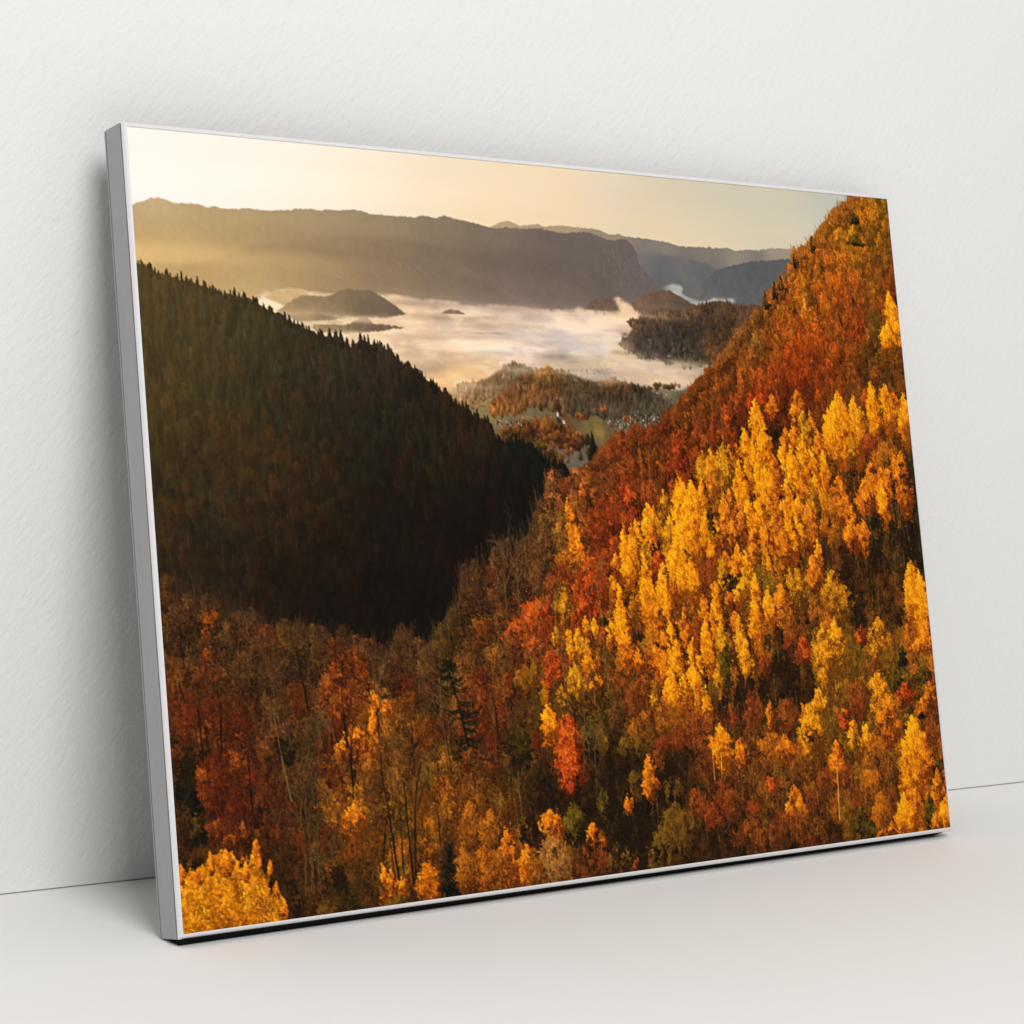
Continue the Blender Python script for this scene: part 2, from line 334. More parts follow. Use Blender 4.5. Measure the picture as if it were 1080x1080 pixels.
J2 = L_("338.2 248.1,354.1 240.1,372.2 235.8,386.8 232.6,402 225.3,413.1 218.1,427.4 213.8,438.1 216.5,448.7 220.3,457.4 231.1,438.9 243.5,418.5 251.8,389.2 256.2,369.8 260.4,353.1 262.5")
jc2 = field(C_("347 251 176 132 84,365 245 160 120 78,390 240 136 104 68,408 232 122 96 66,428 222 112 92 66,432 237 116 92 60,370 257 158 118 74"), 8)
lay(polymask(rough(J2, .8, 2, 9), 1.8), jc2*(1+.12*noise(200, 90, 3, .7, 82)[..., None]))
minitrees(J2, 170, 6, 8, jc2, .12, 'birch', .5, .8, 2, .5)
lay(polymask(L_("366 262.4,382 256.3,394.6 250.2,399.6 248.1,396.8 252.1,379.4 259.3"), 1.2)*.7, np.array([176, 150, 104], np.float32))
J = L_("390.9 263,396.8 252.1,414.3 240.4,433.5 224.6,450.6 225.3,456 221.1,468.9 216.8,479.6 221.6,497.1 222.2,507.9 228.1,522.7 232.5,537.2 239.8,534.3 266.4,498.6 266.8,478.7 265,454.2 261.3,439.8 258.5,426.8 265.6,404.6 269.8,392.7 268.9")
jc = field(C_("393 264 176 104 44,405 262 150 90 40,419 252 132 80 42,430 237 112 76 46,445 231 106 74 44,465 222 184 116 34,477 227 128 84 36,443 246 148 90 40,468 246 112 74 38,455 256 122 82 46,494 235 84 62 38,493 251 88 66 42,519 245 78 60 38,479 261 122 82 50,523 260 92 74 48"), 7, 170, 140)
lay(polymask(rough(J, .9, 2, 10), 1.0), jc*(1+.18*noise(220, 110, 3, .7, 83)[..., None]))
minitrees(J, 330, 7, 11, jc*.92, .13, 'birch', .46, .8, 3, .65)
K = L_("499.6 234.4,522.7 232.5,534.4 230.6,550 229.3,565.5 230,580.8 233.9,595.6 237.2,610.4 241.6,633.5 250.7,637.2 265.3,607.1 269.8,554.5 270.3,516.2 267.6,496.7 260.8")
kc = field(C_("522 236 84 62 38,552 232 116 70 32,572 235 92 60 34,591 241 60 50 36,518 250 88 70 46,551 248 80 60 38,569 255 82 64 42,602 254 78 68 52,622 259 84 74 56,542 264 88 76 56,581 266 84 72 54"), 7, 170, 140)
lay(polymask(rough(K, .9, 2, 12), 1.0), kc*(1+.18*noise(300, 90, 3, .7, 84)[..., None]))
minitrees(K, 380, 7, 11, kc*.88, .12, 'birch', .4, .8, 4, .6)
# the far town in the fog and the villages
def town(x, y, w, h, n, cols, sw=2, sh=2, a=.85):
    xs = x+rng.normal(0, .30, n)*w; ys = y+rng.normal(0, .30, n)*h
    c = np.array(cols, np.float32)[rng.integers(0, len(cols), n)]*rng.uniform(.85, 1.1, (n, 1)).astype(np.float32)
    o = np.argsort(ys)
    for i in o:
        ww = rng.integers(sw, sw+3); hh = rng.integers(sh, sh+3)
        put(xs[i:i+1], ys[i:i+1]-1.2, np.repeat(c[i:i+1]*(.45 if sw > 1 else .8), 1, 0), ww+1, 2, a)
        put(xs[i:i+1], ys[i:i+1], c[i:i+1], ww, hh, a)
WH = [(200, 184, 164), (158, 140, 120), (84, 68, 54), (56, 44, 36), (126, 98, 72), (206, 198, 190), (130, 84, 46), (70, 56, 44), (150, 90, 40)]
minitrees(L_("400.3 287.6,421.9 277.5,459.3 271.2,489.7 279,506.2 289,507.4 301.1,483.9 309.2,490.5 317.3,466.6 319.2,443.2 307.2,419.6 299.4"), 210, 7, 11, np.clip(vcol*np.array([1.12, .92, .78], np.float32), 0, 255), .2, 'birch', .5, .9, 5, .9)
# autumn trees in the valley
for x, y, w, h, k in sorted(T_("""422.1 275.6 8.5 15.9 o
431.1 271.5 9.8 19.9 o
440.2 277.4 11 15.9 U
448.2 271.3 8.6 16 o
458.5 267.2 9.9 20 O
463.1 271.2 9.9 18 o
471.5 273.1 10 18.1 o
424.9 283.5 10.9 13.9 o
409.2 283.6 14.5 13.8 g
416 287.5 12.1 15.8 U
400.3 287.6 12 15.8 g
480.1 275.1 8.8 14.1 U
485.5 283.1 11.3 16.1 O
492 281 12.6 16.1 o
499.3 283 15.1 18.2 U
506.7 284.9 10.1 18.2 g
474 285.2 15 18.1 o
482.3 289.1 11.3 14.1 o
463.8 287.2 14.9 12 o
495.9 291.1 15.1 14.1 U
487.7 297.2 10 12.1 o
453.5 291.3 14.8 14 g
503.8 264.7 6.3 8.1 O
509 263.6 6.3 9.1 O
539.4 255.1 5.2 10.2 O
472.9 249 6.2 12.1 U
480 252.9 5 10.1 g
449.4 283.3 11.1 9 U
433.8 291.4 14.7 13.9 g
423.3 299.3 12.1 13.9 g
440.1 301.3 14.7 11.9 g
459.8 301.2 14.8 14 g
468.9 309.2 12.4 14 g
475.7 315.2 10 10 U
568 266 6.5 8.2 O
578.4 267 6.6 8.3 O
623.4 267.5 8.1 8.3 R
641.5 228.5 6.8 8.4 U
633 231.8 10.8 8.4 g
618.4 230 10.7 8.4 g
605.9 234.4 5.3 4.2 g
512.5 301.1 10.2 14.2 g
527.4 305.2 10.2 14.2 g
538.5 297 10.3 14.3 U"""), key=lambda t: t[1]+t[3]):
    for q_ in range(4): crown(x+rng.normal(0, w*.45), y+h*rng.uniform(.0, .5), w*.62, h*.6, RAMP[k]*np.array([.80, .78, 1.0], np.float32)*rng.uniform(.7, 1.05)+np.array([6, 6, 6], np.float32), 'birch', .9)
for x, y, w, h, k in T_("""520 284.9 11.5 31.5 E
525.3 301.1 10.2 18.3 E"""):
    crown(x, y, w, h, 'E', 'cone' if w > 10 else 'birch', 1.6)

hazev = np.clip(1-((XX-560)/260)**2, 0, 1)*np.clip((330-YY)/40, 0, 1)*np.clip((YY-225)/30, 0, 1)*.05
lay(hazev*np.clip((770-XX)/120, 0, 1), np.array([150, 122, 88], np.float32))
r0, r1, c0, c1 = 480, 900, 760, 1700
buf[r0:r1, c0:c1] = .35*buf[r0:r1, c0:c1]+.65*blur(buf[r0:r1, c0:c1], 1.3, 1.5)
for x, y, w, h, k in T_("""518.5 223.8 46 10.2 110
541.9 221.3 38.8 9.2 70
503.6 221.1 20.3 6.1 20
408.6 277.7 29 5.9 60
426.9 276.5 9.7 6 18
561 281.5 33.9 11.3 90
596 274 47.7 14.5 150
579.1 283.5 49.9 12.4 110
553.8 276.5 26 7.2 30
615.1 269.7 24.1 9.4 40
572.3 274.2 21 7.2 30
615.5 243.6 18.8 6.3 10
647.4 247.3 10.9 4.2 10
620.4 270.7 18.8 8.3 30"""):
    town(x, y, w, h, int(k), WH if y > 236 else [(186, 180, 172), (162, 154, 144), (176, 170, 162), (140, 132, 122)], 1, 1, .85 if y > 236 else .45)
# church
cx, cy = L_("482.7 274")[0]
stroke([(cx-6, cy-9), (cx-6, cy-4)], 1.6, 2.4, (206, 200, 196), .95)
stroke([(cx-6, cy-3), (cx-5, cy+3)], 3.2, 3.4, (44, 38, 36), .95)
stroke([(cx-4, cy-1), (cx+2, cy+4)], 4, 4, (58, 50, 46), .9)
stroke([(cx+1, cy), (cx+2, cy+4)], 3.4, 3.0, (190, 178, 170), .95)
fogw = T_("""208.1 173 152.7 5.7 .7
230.7 189.2 121.3 4.3 .7
570.9 194.8 34.1 14.5 .6
580.3 203.8 52.7 6.2 .7
627.6 208.9 107.9 6.3 .6
551.5 158.2 78.1 5.2 .75
596.2 157.5 66.6 5.2 .6
621.2 149.2 80.9 8.4 .25
431.4 221.7 85.6 7 .5
503.5 222.1 76.1 6.1 .45
577.5 228.8 118.4 7.2 .6
652.3 229.4 81.9 6.3 .6
372 238.7 54.5 6.9 .45
345.5 245.1 35.1 7.8 .5
548.1 211.9 129.8 7.2 .35
627.1 213.1 94.4 6.3 .3
497.4 208 101.2 6.1 .3""")
for x, y, w, h, k in fogw:
    a_ = np.exp(-((XX-x)/w*1.9)**2-((YY-y-2*sk2)/h*1.5)**2)*np.clip(.75+.7*sk3+.5*sk2, 0, 1.2)*float(k)
    lay(np.clip(a_, 0, .8).astype(np.float32), np.array([230, 198, 158], np.float32))
# ---- the dark wooded slope on the left
LS = L_("-22 118.4,0.3 129.7,13.6 134.4,26.9 139.2,49.2 145.3,73.9 149.7,85.7 154.6,108.9 158.2,124.2 161.3,133 167.4,151.4 173.2,162.4 180.2,173.8 183.6,184 188.9,196.6 192.2,203.1 192.9,216 194.4,228.4 202.6,238.7 197.5,247.5 198.2,260.7 200.7,272.6 205.1,283 213.5,289.1 221,305.6 227.4,319.6 236.8,334.9 246.2,345.6 255.8,358.8 263.4,372.1 272.1,380.2 274,389.2 279.8,392.9 289.6,394.8 294.5,412 297.4,429.5 298.3,437.7 301.3,447.8 310.2,457.2 314.2,462.8 320.2,479.4 321.3,484.2 329.3,476.8 351.3,440.5 390.5,400.1 428.7,349 465.6,309.8 511.3,251.2 536.1,125.3 510.5,-10.4 468.3,-46.8 449.5")
lcol = field(C_("5 142 78 60 32,2 178 74 55 28,18 222 72 55 26,5 276 70 52 24,72 175 72 56 31,65 257 67 50 25,10 329 60 43 20,16 382 54 37 18,111 192 62 50 29,151 219 52 42 25,194 208 50 40 25,146 274 46 36 20,237 217 52 38 26,259 216 62 42 30,256 254 38 31 21,197 292 40 31 18,101 311 58 40 20,119 338 62 40 18,171 348 48 32 15,136 384 47 31 17,56 365 54 40 24,72 419 44 30 17,249 330 30 24 15,299 273 38 30 20,307 311 40 28 16,344 282 44 30 18,367 292 56 35 18,351 331 36 24 13,412 311 28 25 16,397 341 30 19 11,436 321 22 23 14,460 326 21 21 13,431 361 19 13 9,359 369 24 16 10,243 386 27 18 10,297 407 26 17 9,354 418 18 12 8,186 422 30 20 10,131 448 32 20 10,236 461 20 13 7,291 473 18 13 7,180 486 24 14 8,254 508 18 12 7"), 22)
lcol = lcol*np.array([.93, .99, 1.0], np.float32)
lm = polymask(rough(LS, 1.2, 2.0, 13), .7)
vs = noise(330, 46, 3, .75, 91); vs2 = noise(60, 24, 4, .6, 92)
lay(lm, lcol*(1+.20*vs[..., None]+.16*vs2[..., None]*np.array([1, .85, .6], np.float32)))
# conifer tips along its crest
crest = LS[1:46]
for i in range(len(crest)-1):
    a, b = crest[i], crest[i+1]; n = max(1, int(np.hypot(*(b-a))/4.2))
    for j in range(n):
        p = a+(b-a)*rng.uniform(0, 1); hh = rng.uniform(5, 11)*(1.4 if rng.uniform() > .85 else .9)
        c = at(lcol, np.array([p[0]]), np.array([p[1]+8]))[0]*rng.uniform(.75, 1)
        R = np.array([c*.75, c*.95, c*1.15], np.float32)
        crown(p[0], p[1]-hh*.62, hh*.42, hh*1.5, R, 'cone', 2.0)
for x, y, w, h, k in T_("""124.5 157.9 9.3 19.2 E
204.7 184.6 7.2 18.2 E
196.4 187 4.8 12.5 E
191.6 187.8 4 8.4 E
217.4 186.3 7.3 19.6 E
224.1 193.1 4.9 11.2 E
240 188.3 8.2 16.9 E
244.7 190.3 5.8 14.1 E
255.9 194.2 6.6 12.7 E
262.4 195.4 6.6 12.8 E
272 199.4 6.7 15.6 E
282.8 209 6.7 17.1 E
174.7 180.7 6.3 11.1 E
160.4 173.7 6.3 12.4 E
140 165.5 6.2 11 E
133.1 165.1 4.7 9.6 E
336 242.1 6 13 E
360.2 260 7.8 15.9 E
365.8 264.5 5.2 10.1 E
373.6 265.9 4.4 11.6 E
382.5 269.4 7.9 23.3 E
387.1 271.6 7.1 23.3 E
390.8 278.8 7.1 17.5 E
419.7 288.9 5.4 16.1 E
412.3 294 5.4 11.7 E
427.6 294 10.8 17.6 E
435.5 296.1 9 16.2 E
443.8 303.5 9.1 14.7 E
319.8 232.1 5.1 10 E
324.5 237 5.1 10.1 E
343.1 249 5.2 11.5 E
441.6 299.1 9.1 17.7 E
448 306.4 9.1 17.7 E
456.4 313.8 9.1 17.7 E
465.4 315.3 9.2 17.8 E
473.6 316.1 7.4 17.8 E
479.7 319.8 7.4 16.3 E
482.9 324.3 5.6 11.9 E
12.1 130.9 5.4 11.2 E
22.7 136.2 4.9 9 E
31.5 134 6.4 13.5 E
50.7 142.1 5.5 11.3 E
56.5 141.8 4.5 9.1 E
61.8 144.3 4.5 9.1 E
71.3 144.8 5.1 9.1 E
82 150.2 4.6 8.2 E
91.5 152.1 4.1 8.2 E
106.7 153.7 4.6 9.2 E
122 156.3 4.7 9.2 E
133.1 163.7 4.2 8.3 E"""):
    c = at(lcol, np.array([x]), np.array([y+h*.7]))[0]
    crown(x, y, w*.95, h*.95, np.array([c*.6, c*.85, c*1.05], np.float32), 'cone', 2.2)
# its trees: soft vertical crowns
def conifers(n, seed):
    g = np.random.default_rng(seed)
    pts = []
    while len(pts) < n:
        xs = g.uniform(0, 620, n); ys = g.uniform(90, 520, n); ok = at(lm, xs, ys-6) > .9
        pts += list(zip(xs[ok], ys[ok]))
    for x, y in sorted(pts[:n], key=lambda q: q[1]):
        c = at(lcol, np.array([x]), np.array([y]))[0]
        q = g.uniform()
        if q < .66: c = c*np.array([.94, 1.02, .98])*g.uniform(.74, 1.08)
        elif q < .93: c = c*np.array([1.05, .99, .92])*g.uniform(.85, 1.12)
        else: c = c*np.array([1.14, .98, .84])*g.uniform(.95, 1.1)
        h = (13+y*.045)*g.uniform(.75, 1.35); low = y > 250+.28*x
        if low: c = c*np.array([1.05, .99, .93])
        crown(x, y-h*.5, h*g.uniform(.34, .6), h, np.array([c*.78, c*.98, c*1.15+1], np.float32), 'round' if low else ('cone' if q < .8 else 'birch'), .55, 0, 0, .8)
conifers(2100, 7)
sh_ = np.zeros_like(lm); sh_[26:] = lm[:-26]; sh_ = blur(sh_*lm, 3, 8)
bb = blur(buf[:1400, :1400], 1.3, 2.0); buf[:1400, :1400] += (sh_[:1400, :1400]*.7)[..., None]*(bb-buf[:1400, :1400])
buf += (sh_*.10*vs)[..., None]*buf
for i in range(260):       # pale stems on the slope
    x = rng.uniform(0, 560); y = rng.uniform(130, 500)
    if at(lm, np.array([x]), np.array([y-12]))[0] < .9: continue
    c = at(lcol, np.array([x]), np.array([y]))[0]*1.55+6
    stroke([(x, y), (x+rng.normal(0, .6), y-rng.uniform(7, 22))], .6, .5, c, .35)
lay(lm*np.clip((330-XX)/330, 0, 1)*np.clip((380-YY)/250, 0, 1)*.58, np.array([92, 72, 38], np.float32))

# ---- near forest: right slope and foreground
FP = L_("480.2 331.3,492.2 325.3,515.8 317.3,529.7 307.2,539.4 301.1,551.9 292.9,570.6 288.7,586.5 287.5,604.3 282.3,620 273.8,633.1 265.3,648.3 251.5,666.3 237.5,685.1 219.2,702.8 210.2,726.4 189.3,736.8 173.9,756.9 161.3,776.5 143.2,791.4 128.3,815.9 108.5,828.1 93.6,839.1 77.4,855.1 69.9,871.7 57.8,885.6 44.6,898.1 30.2,911.7 20.3,928.7 8.9,943.6 2.2,994.1 -21,1159.6 -21.2,1071 899.7,-42.7 763.9,-16.6 424.7,8.6 422,13.8 430,35.6 438.7,58.9 444,79.1 454.6,93.9 458.8,111.1 472.1,128.8 470.2,138.8 475.1,146.2 473.7,166.4 482.8,180.4 480.7,193.3 479.5,203.2 489.1,220 494.6,232.5 501.7,248 500.6,261.2 490.1,274.4 503.8,288.9 504.6,306.6 486.6,319.5 471,330.5 453.3,337.4 430.6,353.6 420.5,371.6 416.2,384.9 403,405.1 403.5,425.7 392.1,430.4 370.6,442.2 350.9,454.5 339.1")
edge_ = (FP[:, 1] > 330) & (FP[:, 1] < 620) & (FP[:, 0] < 600) & (np.arange(len(FP)) > 4)
FP[edge_, 1] += 8
fcol = field(C_("927 12 150 86 28,966 10 160 96 20,995 8 104 74 16,872 76 160 88 22,937 52 172 106 16,976 49 120 76 14,961 107 140 76 15,851 124 172 98 20,895 133 156 74 14,823 114 164 88 22,983 118 112 52 12,967 176 112 68 14,757 171 120 76 32,774 154 134 80 26,708 226 138 70 22,739 204 144 80 20,801 170 160 78 16,841 201 158 58 11,808 224 150 56 11,921 166 144 60 13,941 193 84 52 12,978 209 110 64 14,762 247 154 56 14,820 246 106 34 8,868 223 150 62 12,879 256 110 52 12,926 244 120 66 16,648 269 134 66 19,677 248 140 72 19,602 311 130 62 17,701 279 142 60 15,735 290 96 34 10,785 290 80 40 10,535 332 130 66 28,562 322 138 62 20,507 352 126 66 26,483 343 118 66 34,584 352 104 46 12,641 322 138 50 12,618 290 134 58 18,528 392 142 54 14,562 373 150 46 12,477 391 142 86 26,448 381 104 66 34,426 410 96 60 30,398 448 92 58 30,372 467 84 52 26,418 488 160 62 20,502 452 176 54 14,473 431 160 96 20,337 465 70 48 25,321 512 90 58 28,348 532 112 62 26,273 537 84 50 27,378 525 110 62 22,305 558 74 54 22,678 353 150 84 12,606 394 120 64 12,715 396 130 72 12,625 456 134 72 12,704 480 110 60 12,544 473 132 76 12,538 533 116 64 14,841 311 104 58 12,815 398 110 64 12,857 421 70 42 12,936 401 58 40 12,986 379 36 28 10,996 419 44 32 12,911 466 64 38 13,939 489 74 44 13,848 486 96 58 14,964 535 120 72 14,992 503 150 84 14,754 535 64 38 10,771 568 40 24 8,694 563 56 32 9,715 616 90 48 12,611 578 130 74 14,571 576 108 60 15,607 613 118 58 15,516 612 70 46 12,513 641 46 30 10,601 659 40 25 8,572 686 34 22 8,641 662 78 44 12,647 723 52 32 10,492 708 42 28 10,540 733 36 24 9,705 698 92 50 14,753 651 112 64 14,847 712 112 64 14,769 746 78 42 12,814 740 84 48 12,884 661 110 64 13,957 579 104 72 15,998 626 120 64 14,839 550 150 102 18,953 721 150 84 14,20 452 66 42 21,48 471 72 46 22,55 507 80 50 24,106 492 68 44 24,103 527 72 46 28,156 512 86 52 24,23 540 92 50 18,21 566 96 44 14,60 560 106 46 14,13 600 42 26 12,5 634 58 36 14,12 669 44 26 10,45 620 102 32 10,63 648 92 26 10,60 682 52 24 10,86 615 84 32 12,109 581 72 42 20,115 626 58 32 15,111 670 52 32 15,135 637 68 47 24,159 603 66 46 24,195 551 134 58 18,209 515 112 54 20,178 504 92 52 22,225 581 170 98 22,240 535 92 56 30,259 574 104 60 28,189 623 118 60 20,176 649 138 82 21,195 669 150 92 19,203 697 124 80 18,235 710 118 76 18,161 693 60 38 14,168 729 70 44 13,229 654 96 58 18,266 611 92 56 22,262 657 104 66 17,248 684 86 52 14,305 680 164 98 19,298 633 126 76 19,280 696 132 82 18,340 674 118 70 19,325 701 150 90 20,368 733 140 84 22,354 647 80 48 17,336 598 86 46 18,350 571 140 52 16,382 602 76 50 16,420 585 90 56 16,399 670 36 24 9,433 683 44 28 9,375 668 70 44 15,347 712 150 90 22,394 717 120 76 26,266 731 70 46 13,310 736 96 60 15,126 742 52 32 12,450 646 70 40 12,471 677 44 28 9,56 734 190 110 12"), 15, 170, 140)
fm2 = polymask(FP, 1.0)
fv = noise(240, 60, 3, .75, 101); fk = noise(90, 60, 4, .65, 102); ff = noise(500, 300, 2, .8, 103)
fcol = fcol*(1+.13*np.clip((230-YY)/150, 0, 1)*np.clip((XX-700)/150, 0, 1))[..., None]
lay(fm2, fcol*np.clip(.80+.26*fv+.26*fk+.16*ff, .25, 1.6)[..., None])
Y_ZONE = L_("754.8 246.8,836.5 234.6,921.5 221.9,993.1 214.7,998.4 401.9,898.6 333.6,859.5 399.1,809.4 441.2,772.2 504,727.1 523,680.4 562.1,608.3 598.4,576.2 535.6,510 551.8,454.4 489.5,525.6 412.4,581.9 372.9,632.7 337.3,698.7 300.7")
yz = polymask(Y_ZONE)
def filler(n, seed):
    g = np.random.default_rng(seed); pts = []
    while len(pts) < n:
        xs = g.uniform(-10, 1010, n); ys = g.uniform(0, 790, n)
        ok = (at(fm2, xs, ys-1) > .5) & ((ys < 749) | (g.uniform(0, 1, n) < .4))
        pts += list(zip(xs[ok], ys[ok]))
    return sorted(pts[:n], key=lambda q: q[1])
for x, y in filler(2300, 3):
    px_, py_ = np.array([x]), np.array([y])
    top_ = y < 300-.28*(1000-x)*.4 or y < 210
    c = at(fcol, px_, py_)[0]*(rng.uniform(.88, 1.1) if top_ else rng.uniform(.72, 1.22))
    c = c*(1+rng.normal(0, .05, 3))*np.array([1.02, 1.02, .92])
    sc_ = .55+.65*np.clip((y-150)/500, 0, 1)
    h = rng.uniform(20, 40)*sc_; w = h*rng.uniform(.4, .75)
    R = np.clip(np.array([c*.62, c*.98, c*1.24+4]) if top_ else np.array([c*.45, c*.98, c*1.36+6]), 0, 255).astype(np.float32)
    left = x < 470+60*rng.normal() and y > 330
    slope_top = y < 330
    q = rng.uniform()
    if at(yz, px_, py_)[0] > .5:
        if q < .5: crown(x, y-h*.5, w*.9, h, R, 'birch', .8, 0, 0, 1.2)
        else: bare(x, y-h*.5, w, h*1.1, R, None, .3)
    elif left:
        if q < .65: bare(x, y-h*.6, w*1.5, h*1.4, R, None, .22, .6)
        else: crown(x, y-h*.5, w*1.3, h, R, 'round', .5, 0, 0, 1.4, .5)
    else:
        if q < (.6 if slope_top else .5): crown(x, y-h*.5, w, h*1.1, R, 'round', .7, 0, 0, 1.4, .3)
        else: bare(x, y-h*.6, w*1.1, h*1.4, R, None, .35, .6)
# bare crest trees against the sky and the fog
for a, b in zip(FP[2:29], FP[3:30]):
    n = max(1, int(np.hypot(*(b-a))/5))
    for j in range(n):
        p = a+(b-a)*rng.uniform(0, 1)
        c = at(fcol, np.array([p[0]+8]), np.array([p[1]+10]))[0]*rng.uniform(.7, 1.05)
        R = np.array([c*.6, c, c*1.25], np.float32)
        bare(p[0]+2, p[1]-rng.uniform(3, 8), rng.uniform(9, 16), rng.uniform(16, 28), R, 18, .5, .6)
for x, y, w, h, k in T_("""787.4 121.8 10.8 21.1 E
803 109.7 9.8 19.6 E
814.1 102.7 9.9 18 E
838 75.2 8.9 16.5 E
868.9 54.1 9 18.3 E
940.2 14.7 14 20.3 N
940.4 46.8 27.9 13.5 N
867.9 54.5 4.5 8.3 E"""):
    crown(x, y, w, h, RAMP[k]*np.array([1.3, 1.05, .8], np.float32)+6 if k == 'E' else k, 'cone', 1.5)
# bare wood against the dark slope
for x, y, w, h, k in T_("""343.1 421.3 18.9 59.7 B
354.8 417.3 20.7 61.3 B
390 398.1 21.1 72 B
399 396.9 15.9 43.3 B
418.4 398.8 33.9 65.3 B
444.5 390.6 36.2 58.5 B
326.2 461.8 27.2 46.5 B
312.7 478.1 30.3 46.3 g
293.7 499.7 26.7 41.8 B
373.2 425 12.2 21.5 r
360.5 480.3 25.9 28.4 r
433.2 412.2 28.8 43.7 B
145.2 472.1 24.6 56.3 B
164.5 482.4 31.1 53.9 B
193.4 476.9 19 40.8 B
219.2 491.8 24 41 B
262.2 485.6 27.9 44.3 B
234.7 499.4 24.2 41.2 B
307.4 484.9 31.9 53.2 g
290.3 505.1 24.9 45.9 B
205.9 496.6 23.9 34.1 U
253.7 505.9 29.3 41.4 B
181.4 487.2 14.1 27.1 U
8.7 420.6 18.6 38.9 B
33.3 438.4 31.8 41.7 B
52.1 440.4 26.3 39.3 B
81.7 458.7 29.7 39.6 B
95.5 455.3 24 43.7 B
110.7 471.9 24.2 39.9 U
132.4 468.8 22.9 44.1 g
146.1 470.8 20 47 B
72.5 462.2 26.6 46.1 B
15 449.4 25.8 51.8 B
100.7 483.3 39 39.7 B
84.4 498.4 44.6 39.5 B
114.2 502.6 33.2 39.8 B"""):
    R = RAMP[k]*(.78 if x < 430 and y > 380 else .95)
    bare(x, y, w, h, R, int(w*h/11), .25, .5)

